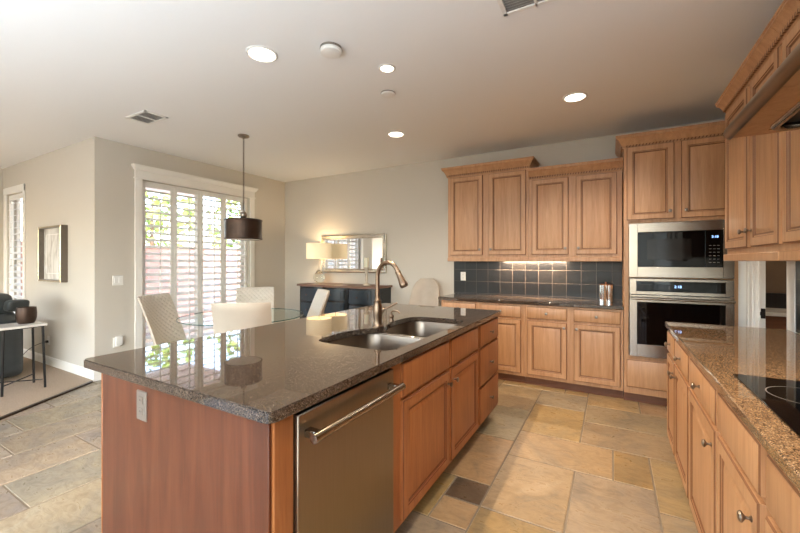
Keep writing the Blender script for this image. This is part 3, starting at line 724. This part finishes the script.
mb = MB().lathe((fx, fy, 1.03), pr, [(.012, .015), (.014, .03), (.014, .04), (.008, .045)], 14)
h0 = Vector((fx, fy, 1.03))+pr*.035; mb.tube([h0, h0+pr*.02+Vector((0, 0, .006)), h0+pr*.085+Vector((0, 0, .04)), h0+pr*.1+Vector((0, 0, .046))], [.007, .0065, .0085, .006], 12); mb.build('lever', 'nickel', t)
sx, sy = -1.395, 2.33
t = thing('soap_dispenser', (sx, sy, .92), 'small brushed nickel soap dispenser beside the faucet', 'soap dispenser')
MB().lathe((sx, sy, .92), (0, 0, 1), [(.022, 0), (.022, .004), (.016, .012), (.015, .03), (.019, .036), (.017, .046), (.009, .05), (.008, .058)], 18).build('base', 'nickel', t)
MB().tube([(sx, sy, .975), (sx, sy, .99), (sx+.02, sy-.004, 1.0), (sx+.06, sy-.01, .998), (sx+.078, sy-.013, .985)], [.007, .008, .007, .0055, .005], 12).build('spout', 'nickel', t)
# dishwasher
t = thing('dishwasher', (-.9, 1.17, 0), 'stainless steel dishwasher with bar handle built into the island', 'dishwasher')
MB().box(-1.49, -.90, .870, 1.473, .1, .868).build('tub', 'black_plastic', t)
dd = MB().box(-.90, -.868, .872, 1.548-.08+.003, .115, .868, 0, .004).build('door', 'steel_v', t)
mb = MB().tube([(-.815, .885, .80), (-.815, 1.46, .80)], .0155, 16); mb.box(-.87, -.812, .9, .93, .787, .813, 0, .003); mb.box(-.87, -.812, 1.415, 1.445, .787, .813, 0, .003); mb.build('handle', 'steel', dd)
MB().box(-.868, -.8672, 1.16, 1.19, .838, .842).build('badge', 'grey_plate', dd)
MB().box(-1.4, -.94, .87, 1.47, .0, .1).build('kick_plate', 'black_plastic', t)
# outlets and switches
def outlet(name, fr, u, v, label, cat='outlet', kind='outlet', mat='white_plastic', w=.07, h=.115):
    t = thing(name, fr(u, v, 0), label, cat)
    p = MB().panel(fr, u-w/2, u+w/2, v-h/2, v+h/2, [(0, 0), (0, .003), (.003, .006)]).build('cover_plate', mat, t)
    mb = MB()
    if kind == 'outlet':
        for dz in (-.022, .022):
            mb.panel(fr, u-.015, u+.015, v+dz-.014, v+dz+.014, [(0, .006), (.001, .008)])
        mb.build('receptacle', mat, t); mb = MB()
        for dz in (-.022, .022):
            for du in (-.006, .005): mb.panel(fr, u+du-.001, u+du+.001, v+dz-.003, v+dz+.005, [(0, .008), (0, .0083)])
        mb.build('slots', 'black_plastic', t)
    else:
        n = 2 if w > .09 else 1
        for k in range(n):
            c = u+(k-(n-1)/2)*.046; MB().panel(fr, c-.016, c+.016, v-.033, v+.033, [(0, .006), (.001, .0095)]).build('rocker', mat, t)
    return t
outlet('power_outlet', FY(iy0), -1.612, .79, 'grey power outlet on the dark end panel of the island', mat='grey_plate')
outlet('power_outlet', FY(YB-.012), -1.742, 1.155, 'white power outlet on the dark tile backsplash')
outlet('light_switch', FXp(XW), 2.20, 1.13, 'white double light switch on the wall left of the patio window', 'light switch', 'switch', w=.115)
t = outlet('power_outlet', FXp(XW), 2.185, .40, 'white wall outlet low on the wall left of the patio window, with a plugged-in adapter')
MB().box(XW+.009, XW+.045, 2.165, 2.235, .36, .47, 0, .006).build('adapter', 'white_plastic', t)
t = outlet('power_outlet', FY(YP), -6.37, .33, 'white wall outlet low on the picture wall behind the side table')
t = thing('power_cable', (-6.37, YP-.02, .315), 'thin black cable with a plug hanging from the low picture-wall outlet', 'cable')
MB().box(-6.385, -6.355, YP-.035, YP-.009, .30, .33, 0, .003).build('plug', 'cord', t)
MB().tube(bez((-6.37, YP-.035, .315), (-6.37, YP-.12, .3), (-6.5, YP-.2, .25), (-6.55, YP-.25, .05), 12)+[(-6.6, YP-.3, .02), (-6.9, YP-.28, .02)], .004, 6).build('cord', 'cord', t)

# ------------------------------------------------------------------ canister
t = thing('canister', (-.06, 4.55, .92), 'ribbed silver canister with a knobbed lid on the back counter', 'canister')
mb = MB(); n = 72; vs = []
for z in (.92, 1.105):
    for i in range(n): a = 2*PI*i/n; r = .06+.0035*math.cos(a*18); vs.append((-.06+r*math.cos(a), 4.55+r*math.sin(a), z))
mb.add(vs, [(i, (i+1) % n, n+(i+1) % n, n+i) for i in range(n)]+[tuple(range(n-1, -1, -1)), tuple(range(n, 2*n))]); mb.build('jar', 'chrome', t)
ld = MB().lathe((-.06, 4.55, 1.105), (0, 0, 1), [(.064, 0), (.064, .006), (.05, .010), (.01, .012)], 28).build('lid', 'copper', t)
MB().lathe((-.06, 4.55, 1.116), (0, 0, 1), [(.005, 0), (.005, .008), (.01, .013), (.008, .02), (.002, .023)], 14).build('knob', 'copper', ld)

# ------------------------------------------------------------------ ceiling fixtures
def downlight(x, y, r, label, lit=True, power=30, rl=.05, spot=120, c=(1, .88, .74)):
    t = thing('recessed_downlight', (x, y, CE), label, 'ceiling light', 'recessed ceiling lights')
    MB().lathe((x, y, CE), (0, 0, -1), [(r+.016, 0), (r+.016, .004), (r+.008, .009), (r, .007), (r, .003)], 30).build('trim_ring', 'white_plastic', t)
    MB().lathe((x, y, CE), (0, 0, -1), [(r, .002), (r*.96, .006), (.001, .0062)], 30).build('diffuser', 'downlight' if lit else 'white_plastic', t)
    if lit: lamp('downlight_lamp', 'SPOT', (x, y, CE-.03), (0, 0, 0), power, c, spot=spot, blend=.7, radius=rl)
downlight(-2.074, 1.748, .088, 'largest lit recessed downlight, above the near end of the island', power=34)
downlight(-1.43, 2.326, .047, 'small lit recessed downlight above the sink', power=170, rl=.02, c=(1, .78, .52))
downlight(-2.087, 3.584, .080, 'lit recessed downlight above the space past the far end of the island', power=30)
downlight(-.278, 3.535, .080, 'lit recessed downlight in front of the back wall cabinets', power=60)
lamp('downlight_lamp', 'SPOT', (-.278, 1.2, CE-.03), (0, 0, 0), 60, (1, .80, .56), spot=120, blend=.7, radius=.05)
t = thing('recessed_downlight', (-.278, 1.2, CE), 'recessed downlight in the ceiling over the aisle, out of the frame', 'ceiling light', 'recessed ceiling lights')
MB().lathe((-.278, 1.2, CE), (0, 0, -1), [(.09, 0), (.09, .004), (.07, .008), (.001, .007)], 24).build('diffuser', 'downlight', t)
def puck(name, x, y, r, h, label, cat):
    t = thing(name, (x, y, CE), label, cat)
    MB().lathe((x, y, CE), (0, 0, -1), [(r, 0), (r*1.02, h*.25), (r*1.02, h*.35)], 28).build('base', 'grey_plate', t)
    MB().lathe((x, y, CE), (0, 0, -1), [(r*.98, h*.35), (r, h*.45), (r*.95, h*.9), (r*.8, h), (.001, h)], 28).build('cover', 'white_plastic', t)
puck('smoke_detector', -1.618, 1.924, .072, .04, 'round white smoke detector beside the largest downlight', 'smoke detector')
puck('ceiling_sensor', -1.636, 2.676, .06, .022, 'small round white cover on the ceiling just past the smallest downlight', 'ceiling cover')
def vent(x, y, w, l, rz, label, n=9):
    t = thing('ceiling_vent', (x, y, CE), label, 'vent', None, rz)
    mb = MB(); z = -.0
    for (a, b, c, d) in ((-l/2, l/2, -w/2, -w/2+.025), (-l/2, l/2, w/2-.025, w/2), (-l/2, -l/2+.025, -w/2, w/2), (l/2-.025, l/2, -w/2, w/2), (-.008, .008, -w/2, w/2)): mb.box(a, b, c, d, -.010, -.0005, 0, .002)
    mb.build('frame', 'white_plastic', t, world=False)
    MB().box(-l/2+.02, l/2-.02, -w/2+.02, w/2-.02, -.0022, -.0005).build('duct', 'duct_grey', t, world=False)
    mb = MB()
    for i in range(n):
        yy = -w/2+.03+(w-.06)*(i+.5)/n; mb.add([(-l/2+.02, yy-.008, -.009), (l/2-.02, yy-.008, -.009), (l/2-.02, yy+.002, -.003), (-l/2+.02, yy+.002, -.003)], [(0, 1, 2, 3)])
        mb.add([(-l/2+.02, yy-.008, -.0098), (l/2-.02, yy-.008, -.0098), (l/2-.02, yy+.002, -.0038), (-l/2+.02, yy+.002, -.0038)], [(3, 2, 1, 0)])
    mb.build('louvers', 'white_plastic', t, world=False)
vent(-3.97, 1.96, .22, .36, R(0), 'white rectangular ceiling vent near the patio window wall')
vent(-.36, 2.03, .26, .36, R(0), 'white ceiling vent cut by the top edge of the picture, over the aisle')

# ------------------------------------------------------------------ pendant over the glass table
px, py = -3.60, 2.78
t = thing('pendant_lamp', (px, py, CE), 'dark bronze drum pendant on a chain over the glass dining table', 'pendant lamp')
MB().lathe((px, py, CE), (0, 0, -1), [(.06, 0), (.062, .01), (.05, .022), (.015, .03), (.008, .04)], 24).build('canopy', 'pewter', t)
mb = MB(); z = CE-.04; i = 0
while z > 1.93:
    L = .034; pts = []
    for k in range(10):
        a = 2*PI*k/10; u = .008*math.cos(a); w = L/2*math.sin(a)
        pts.append((px+(u if i % 2 else 0), py+(0 if i % 2 else u), z-L/2+w))
    mb.tube(pts, .0026, 5, 0, True); z -= L*.78; i += 1
mb.build('chain', 'bronze', t)
mb = MB().lathe((px, py, 1.935), (0, 0, -1), [(.006, 0), (.012, .004), (.012, .02), (.028, .03), (.035, .05), (.035, .075), (.028, .09), (.012, .1)], 20); mb.build('socket_cap', 'pewter', t)
mb = MB()
for a in (0, PI/2, PI, 3*PI/2): mb.tube([(px, py, 1.828), (px+.19*math.cos(a), py+.19*math.sin(a), 1.812)], .004, 6)
mb.lathe((px, py, 1.60), (0, 0, 1), [(.196, 0), (.2, .004), (.2, .016), (.196, .02), (.196, .205), (.2, .209), (.2, .221), (.196, .225), (.19, .225), (.19, 0), (.196, 0)], 44, cap=False); mb.build('drum_shade', 'bronze', t)
MB().lathe((px, py, 1.602), (0, 0, 1), [(.189, 0), (.189, .003)], 36).build('diffuser', 'white_plastic', t)
MB().lathe((px, py, 1.72), (0, 0, 1), [(.012, .07), (.02, .02), (.03, -.02), (.02, -.05), (.002, -.06)], 12).build('bulb', 'white_plastic', t)

# ------------------------------------------------------------------ glass table
t = thing('dining_table', (px, py, 0), 'round glass-topped dining table under the pendant', 'table')
gt = MB().lathe((px, py, .74), (0, 0, 1), [(.648, 0), (.65, .002), (.65, .010), (.648, .012)], 72).build('glass_top', 'table_glass', t)
mb = MB(); mb.lathe((px, py, .7405), (0, 0, 1), [(.6505, 0), (.6525, .003), (.6525, .008), (.6505, .011)], 72, cap=False); mb.build('glass_edge', 'glass_edge', gt)
mb = MB().lathe((px, py, 0), (0, 0, 1), [(.3, 0), (.3, .012), (.28, .02), (.07, .03), (.05, .08), (.045, .65), (.06, .70), (.16, .728), (.16, .74)], 36); mb.build('pedestal', 'chrome', t)

# ------------------------------------------------------------------ chairs
def make_chair(name, label, group, mats=('quilt', 'ivory'), round_top=False, H=1.0, wid=.48, leg='dark_metal'):
    """local: faces +Y, origin on the floor at the seat centre"""
    t = thing(name, (0, 0, 0), label, 'chair', group)
    # seat
    P = smooth_poly([(-wid/2+.01, -.20), (-wid/2+.01, .02), (-wid/2+.02, .24), (wid/2-.02, .24), (wid/2-.01, .02), (wid/2-.01, -.20)], 3)
    mb = MB(); n = len(P); vs = []
    for k, z in ((.9, .40), (.98, .41), (1, .44), (.99, .465), (.93, .485), (.7, .492), (.3, .494)): vs += [(x*k, y*k, z) for x, y in P]
    mb.add(vs, [(j*n+i, j*n+(i+1) % n, (j+1)*n+(i+1) % n, (j+1)*n+i) for j in range(6) for i in range(n)]+[tuple(range(n-1, -1, -1)), tuple(6*n+i for i in range(n))])
    mb.build('seat', mats[1], t)
    # curved reclining backrest shell
    nu, nv = 14, 16; fv = []; bv = []
    for j in range(nv+1):
        v = j/nv; z = .36+(H-.36)*v
        for i in range(nu+1):
            u = -1+2*i/nu; w = wid/2*(1-.10*(1-v)*0)
            if round_top: w *= (1-.28*v**1.5)*(1 if v < .8 else math.sqrt(max(.08, 1-((v-.8)/.24)**2)))
            x = u*w; y = -.20-.15*v**1.3+u*u*(.12-.08*v)
            th = .03*(1-(abs(u)**6)*.7)*(1 if v < .97 else .55)
            fv.append((x, y+th, z)); bv.append((x, y-th*.9, z))
    N = (nu+1)*(nv+1); F = []
    g = lambda i, j: j*(nu+1)+i
    m1 = MB(); m1.add(fv+bv, [(g(i, j), g(i+1, j), g(i+1, j+1), g(i, j+1)) for i in range(nu) for j in range(nv)], 0)
    k = [(N+g(i, j), N+g(i, j+1), N+g(i+1, j+1), N+g(i+1, j)) for i in range(nu) for j in range(nv)]
    for i in range(nu): k += [(g(i, 0), N+g(i, 0), N+g(i+1, 0), g(i+1, 0)), (g(i, nv), g(i+1, nv), N+g(i+1, nv), N+g(i, nv))]
    for j in range(nv): k += [(g(0, j), g(0, j+1), N+g(0, j+1), N+g(0, j)), (g(nu, j), N+g(nu, j), N+g(nu, j+1), g(nu, j+1))]
    m1.f += k; m1.mi += [1]*len(k); m1.build('backrest', list(mats), t)
    for sx_ in (-1, 1):
        for sy_, yb in ((1, .17), (-1, -.16)):
            MB().tube([(sx_*(wid/2-.06), yb, .41), (sx_*(wid/2-.03), yb+sy_*.04, 0)], [.016, .010], 8).build('leg', leg, t)
    return t
gc = 'ivory quilted chairs around the glass table'
ch = make_chair('dining_chair', 'ivory dining chair seen from behind, its back nearest the island and the viewer', gc)
spots = [(-3.0, 2.35, 'ivory dining chair seen from behind, its back nearest the island and the viewer', None),
         (-3.97, 2.31, 'ivory quilted dining chair at the left, facing right in front of the patio window', None),
         (-4.02, 3.26, 'ivory quilted dining chair facing the viewer from the far side of the glass table', None),
         (-3.27, 3.28, 'ivory dining chair seen edge-on with its slanted back in front of the navy buffet', None)]
for k, (x, y, lb, _) in enumerate(spots):
    o = ch if k == 0 else copy_tree(ch)
    a = math.atan2(py-y, px-x)-PI/2
    o.location = (x, y, 0); o.rotation_euler = (0, 0, a + (R(-10), R(-24), R(6), 0)[k]); o['label'] = lb; o['group'] = gc
o = make_chair('accent_chair', 'taupe upholstered chair with a rounded back against the wall right of the buffet', None, ('taupe', 'taupe'), True, 1.12, .5)
o.location = (-2.22, 4.36, 0); o.rotation_euler = (0, 0, R(180))

# ------------------------------------------------------------------ buffet with lamp, candle and mirror
bx0, bx1 = -4.30, -2.88; BZ = 1.0; yf0 = 4.36
t = thing('buffet', ((bx0+bx1)/2, yf0, 0), 'navy buffet cabinet with a serpentine front and brown wood top by the back wall', 'buffet')
def front_y(x):
    u = (x-bx0)/(bx1-bx0)*3
    k = u-int(min(u, 2.999))
    return yf0-.06*math.sin(PI*min(max(k, 0), 1))
xs = [bx0+(bx1-bx0)*i/60 for i in range(61)]
poly = [(x, front_y(x)) for x in xs]+[(bx1, YB-.002), (bx0, YB-.002)]
MB().prism(poly, .12, BZ-.03).build('cabinet_body', 'navy_dark_shade', t)
xs2 = [bx0-.025+(bx1-bx0+.05)*i/60 for i in range(61)]
poly2 = [(x, front_y(min(max(x, bx0), bx1))-.045) for x in xs2]+[(bx1+.025, YB-.002), (bx0-.025, YB-.002)]
MB().prism(poly2, BZ-.03, BZ-.012).build('top', 'buffet_top', t); mb = MB().prism([(x, y+.006) for x, y in poly2[:-2]]+poly2[-2:], BZ-.012, BZ); mb.build('top_edge', 'buffet_top', t)
def curved_front(c, u0, u1, z0, z1, name):
    w = (bx1-bx0)/3; xa = bx0+w*(c+u0); xb = bx0+w*(c+u1); n = 14; mb = MB()
    def strip(z0, z1, x0, x1, d, mi=0):
        vs = []
        for i in range(n+1):
            x = x0+(x1-x0)*i/n; y = front_y(x); vs += [(x, y-d, z0), (x, y-d, z1), (x, y+.002, z0), (x, y+.002, z1)]
        fs = []
        for i in range(n):
            a = i*4; b = a+4; fs += [(a, b, b+1, a+1), (a+1, b+1, b+3, a+3), (a+2, a, b, b+2)][:3]
        fs += [(0, 1, 3, 2), (n*4, n*4+2, n*4+3, n*4+1)]; mb.add(vs, fs, mi)
    strip(z0, z1, xa, xb, .020); strip(z0+.028, z1-.028, xa+.035, xb-.035, .032)
    o = mb.build(name, 'navy', t); xc = (xa+xb)/2; zc = (z0+z1)/2
    MB().lathe((xc, front_y(xc)-.03, zc), (0, -1, 0), [(.006, 0), (.006, .01), (.013, .016), (.011, .024), (.002, .026)], 12).build('knob', 'bronze', o)
for c in (0, 2):
    for z0, z1 in ((.75, .94), (.52, .72), (.17, .49)): curved_front(c, .1, .9, z0, z1, 'drawer')
curved_front(1, .1, .9, .78, .94, 'drawer'); curved_front(1, .1, .9, .17, .75, 'door')
for x, y in ((bx0+.04, yf0+.04), (bx1-.04, yf0+.04), (bx0+.04, 4.75), (bx1-.04, 4.75)): MB().lathe((x, y, 0), (0, 0, 1), [(.02, 0), (.03, .03), (.025, .08), (.035, .12)], 14).build('leg', 'navy', t)
lx, ly = -4.10, 4.58
t = thing('table_lamp', (lx, ly, BZ), 'lit table lamp with a drum shade and clear glass base on the buffet', 'table lamp')
MB().lathe((lx, ly, BZ), (0, 0, 1), [(.055, 0), (.055, .008), (.05, .012), (.01, .014)], 22).build('foot', 'pewter', t)
MB().lathe((lx, ly, BZ+.015), (0, 0, 1), [(.03, 0), (.075, .03), (.095, .07), (.085, .12), (.05, .165), (.022, .2), (.015, .225)], 26).build('glass_body', 'glass', t)
MB().tube([(lx, ly, BZ+.24), (lx, ly, BZ+.42)], .006, 8).build('stem', 'pewter', t)
mb = MB().lathe((lx, ly, 1.395), (0, 0, 1), [(.2, 0), (.2, .25), (.195, .25), (.195, 0), (.2, 0)], 40, cap=False); mb.build('lamp_shade', 'shade', t)
mb = MB(); [mb.tube([(lx, ly, 1.42), (lx+.195*math.cos(a), ly+.195*math.sin(a), 1.42)], .003, 5) for a in (0, 2.1, 4.2)]; mb.build('shade_spider', 'pewter', t)
MB().lathe((lx, ly, 1.42), (0, 0, 1), [(.012, 0), (.012, .03), (.028, .06), (.03, .08), (.015, .105), (.002, .11)], 14).build('bulb', 'downlight', t)
lamp('table_lamp_light', 'POINT', (lx, ly, 1.56), (0, 0, 0), 7, (1, .78, .5), radius=.04)
cx, cy = -3.16, 4.56
t = thing('candle_holder', (cx, cy, BZ), 'turned whitewashed candlestick standing on the buffet in front of the mirror', 'candle holder')
MB().lathe((cx, cy, BZ), (0, 0, 1), [(.055, 0), (.055, .012), (.03, .03), (.018, .05), (.024, .07), (.018, .09), (.022, .14), (.026, .17), (.018, .21), (.02, .23), (.045, .25), (.05, .265), (.01, .266)], 20).build('stem', 'distressed', t)
t = thing('pillar_candle', (cx, cy, BZ+.266), 'ivory pillar candle on the whitewashed candlestick', 'candle')
MB().lathe((cx, cy, BZ+.266), (0, 0, 1), [(.036, 0), (.038, .003), (.038, .14), (.034, .145), (.004, .142)], 22).build('wax', 'candle', t); MB().tube([(cx, cy, BZ+.405), (cx, cy, BZ+.42)], .0015, 5).build('wick', 'cord', t)
t = thing('wall_mirror', (-3.59, YB, 1.18), 'rectangular wall mirror in a silver frame above the navy buffet', 'mirror')
fr = FY(YB-.001); mb = MB(); a, b, c, d = -4.225, -2.955, 1.175, 1.775
mb.mold([(a+.055, YB), (a+.055, YB)], [(0, 0)]) if False else None
def pframe(fr, u0, u1, v0, v1, rings, name, mat, parent):
    mb = MB(); vs = []
    for ins, w in rings: vs += [fr(u0+ins, v0+ins, w), fr(u1-ins, v0+ins, w), fr(u1-ins, v1-ins, w), fr(u0+ins, v1-ins, w)]
    mb.add(vs, [(j*4+i, j*4+(i+1) % 4, (j+1)*4+(i+1) % 4, (j+1)*4+i) for j in range(len(rings)-1) for i in range(4)]); return mb.build(name, mat, parent)
pframe(fr, a, b, c, d, [(0, 0), (0, .025), (.012, .034), (.02, .03), (.05, .022), (.055, .026), (.062, .026), (.064, .012), (.064, 0)], 'frame', 'silver', t)
p = fr(a+.06, c+.06, 0); q = fr(b-.06, d-.06, .014); MB().box(p[0], q[0], p[1], q[1], p[2], q[2]).build('mirror_glass', 'mirror', t)
# framed picture on picture wall
t = thing('framed_picture', (-6.23, YP, 1.1), 'deep box-framed abstract picture on the wall at the left', 'picture')
fr = FY(YP-.001); a, b, c, d = -6.50, -5.80, 1.10, 1.80
pframe(fr, a, b, c, d, [(0, 0), (0, .07), (.012, .072), (.022, .07), (.024, .02), (.024, 0)], 'frame', 'frame_taupe', t)
pframe(fr, a, b, c, d, [(.0, .0705), (.003, .0745), (.02, .0745), (.023, .0705)], 'frame_edge', 'silver', t)
p = fr(a+.02, c+.02, .002); q = fr(b-.02, d-.02, .016); MB().box(p[0], q[0], p[1], q[1], p[2], q[2]).build('print', 'print', t)
pframe(fr, a+.1, b-.1, c+.1, d-.1, [(0, .016), (.0, .019), (.004, .019), (.004, .016)], 'inner_border', 'white_plastic', t)

# ------------------------------------------------------------------ recliner, side table, pot
t = thing('recliner', (-6.4, 1.15, .014), 'charcoal leather recliner at the left edge, seen from behind its back', 'armchair')
def pad(mb, x0, x1, y0, y1, z0, z1, r): mb.box(x0, x1, y0, y1, z0, z1, 0, r)
def soft(name, x0, x1, y0, y1, z0, z1, r, shear=0):
    bm = bmesh.new(); bmesh.ops.create_cube(bm, size=1)
    for v in bm.verts: v.co = Vector(((x0+x1)/2+v.co.x*(x1-x0), (y0+y1)/2+v.co.y*(y1-y0), (z0+z1)/2+v.co.z*(z1-z0)))
    bmesh.ops.bevel(bm, geom=bm.edges[:], offset=r, segments=5, affect='EDGES', profile=.6)
    for v in bm.verts: v.co.x += shear*(v.co.z-z0)
    return MB().bm(bm).build(name, 'leather', t)
soft('backrest', -6.12, -5.88, .72, 1.54, .30, .80, .08, .04); soft('headrest', -6.2, -5.86, .80, 1.52, .76, 1.0, .10, 0)
soft('side_wing', -5.90, -5.72, 1.42, 1.60, .80, .93, .05, .5)
soft('lower_back', -6.05, -5.84, .68, 1.60, .05, .70, .09, 0)
soft('seat', -6.95, -6.1, .82, 1.42, .22, .5, .08); soft('armrest', -6.9, -6.0, 1.42, 1.60, .08, .66, .07); soft('armrest', -6.9, -6.0, .66, .84, .08, .66, .07)
MB().lathe((-6.45, 1.12, .014), (0, 0, 1), [(.3, 0), (.3, .03), (.1, .07), (.1, .2)], 26).build('base', 'dark_metal', t)
t = thing('side_table', (-5.40, 1.43, .014), 'small side table with a white marble top and thin black legs beside the recliner', 'side table')
MB().prism(rrect(-5.59, -5.245, 1.25, 1.615, .02), .672, .695).build('table_top', 'marble', t)
MB().prism(rrect(-5.58, -5.255, 1.26, 1.605, .02), .662, .6725).build('top_rim', 'dark_metal', t)
cs = [(-5.275, 1.58), (-5.555, 1.58), (-5.275, 1.285), (-5.555, 1.285)]
for x, y in cs:
    dx_ = -.015 if x < -5.4 else .015
    MB().tube([(x, y, .665), (x+dx_, y+dx_*(1 if y > 1.4 else -1)*(1 if x > -5.4 else -1), .014)], .011, 8).build('leg', 'dark_metal', t)
mb = MB(); mb.tube([(cs[0][0], cs[0][1], .10), (cs[3][0], cs[3][1], .10)], .006, 6); mb.tube([(cs[1][0], cs[1][1], .112), (cs[2][0], cs[2][1], .112)], .006, 6); mb.build('cross_brace', 'dark_metal', t)
t = thing('decorative_pot', (-5.45, 1.50, .695), 'small aged bronze pot standing on the marble side table', 'pot')
MB().lathe((-5.45, 1.50, .695), (0, 0, 1), [(.062, 0), (.074, .02), (.082, .06), (.084, .11), (.081, .15), (.078, .172), (.070, .172), (.072, .15), (.074, .1), (.01, .02)], 28, cap=True).build('vessel', 'bronze', t)

# ------------------------------------------------------------------ outdoors
struct('ground', MB().box(-22, XL-3 if False else -5.27, 2.13, 14, -.12, -.05), 'gravel')
struct('ground_living', MB().box(-22, -5.27, 2.121, 2.13, -.12, -.05), 'gravel')
t = thing('garden_wall', (-9.0, 5, -.05), 'pinkish concrete block wall outside the patio window', 'garden wall')
MB().box(-9.2, -9.0, 2.2, 13.9, -.05, 1.65).build('blocks', 'block', t); MB().box(-9.23, -8.97, 2.18, 13.92, 1.65, 1.71, 0, .01).build('cap', 'block', t)
t = thing('patio_post', (-6.6, 5.45, -.05), 'square tan patio post outside the window', 'post')
MB().box(-6.72, -6.48, 5.3, 5.54, -.05, 2.9, 0, .01).build('shaft', 'block', t); MB().box(-6.76, -6.44, 5.26, 5.58, -.05, .12, 0, .01).build('base', 'block', t)
def tree(x, y, h, r, label, n=520):
    t = thing('garden_tree', (x, y, -.05), label, 'tree', 'trees beyond the garden wall')
    MB().tube([(x, y, -.05), (x+.05, y+.03, h*.35), (x-.02, y+.08, h*.7)], [.09, .07, .03], 8).build('trunk', 'bark', t)
    mb = MB()
    for _ in range(n):
        while True:
            p = Vector((random.uniform(-1, 1), random.uniform(-1, 1), random.uniform(-1, 1)))
            if p.length < 1: break
        c = Vector((x, y, h*.68))+Vector((p.x*r, p.y*r, p.z*h*.36)); a = random.uniform(.09, .2)
        u = Vector((random.gauss(0, 1), random.gauss(0, 1), random.gauss(0, .5))).normalized(); w = u.cross(Vector((random.gauss(0, 1), random.gauss(0, 1), random.gauss(0, 1)))).normalized()
        mb.add([c-u*a, c+w*a*.5, c+u*a, c-w*a*.5], [(0, 1, 2, 3)])
    mb.build('foliage', 'leaves', t, False)
tree(-11.2, 5.6, 4.2, 1.2, 'leafy tree beyond the garden wall, seen through the left shutter panel')
tree(-10.6, 8.4, 3.8, 1.3, 'leafy tree beyond the garden wall, seen through the middle shutter panels')
tree(-10.2, 11.4, 3.4, 1.2, 'leafy tree beyond the garden wall, seen beside the pendant')
lamp('pantry_fill_light', 'POINT', (2.0, 3.4, 2.5), (0, 0, 0), 22, (1, .85, .66), radius=.1)  # added lamp without a fixture, lightens the room beyond the doorway
# pantry desk seen through the doorway
t = thing('pantry_cabinet', (2.1, 4.4, 0), 'brown cabinet with a pale top inside the room beyond the doorway', 'cabinet')
MB().box(1.08, 3.05, 4.36, 4.77, .0, .89).build('cabinet_body', 'toe', t); MB().box(1.075, 3.07, 4.33, 4.775, .89, .92, 0, .004).build('worktop', 'marble', t)
MB().box(1.08, 3.05, 4.762, 4.778, .92, 1.06).build('back_panel', 'desk_dark', t)
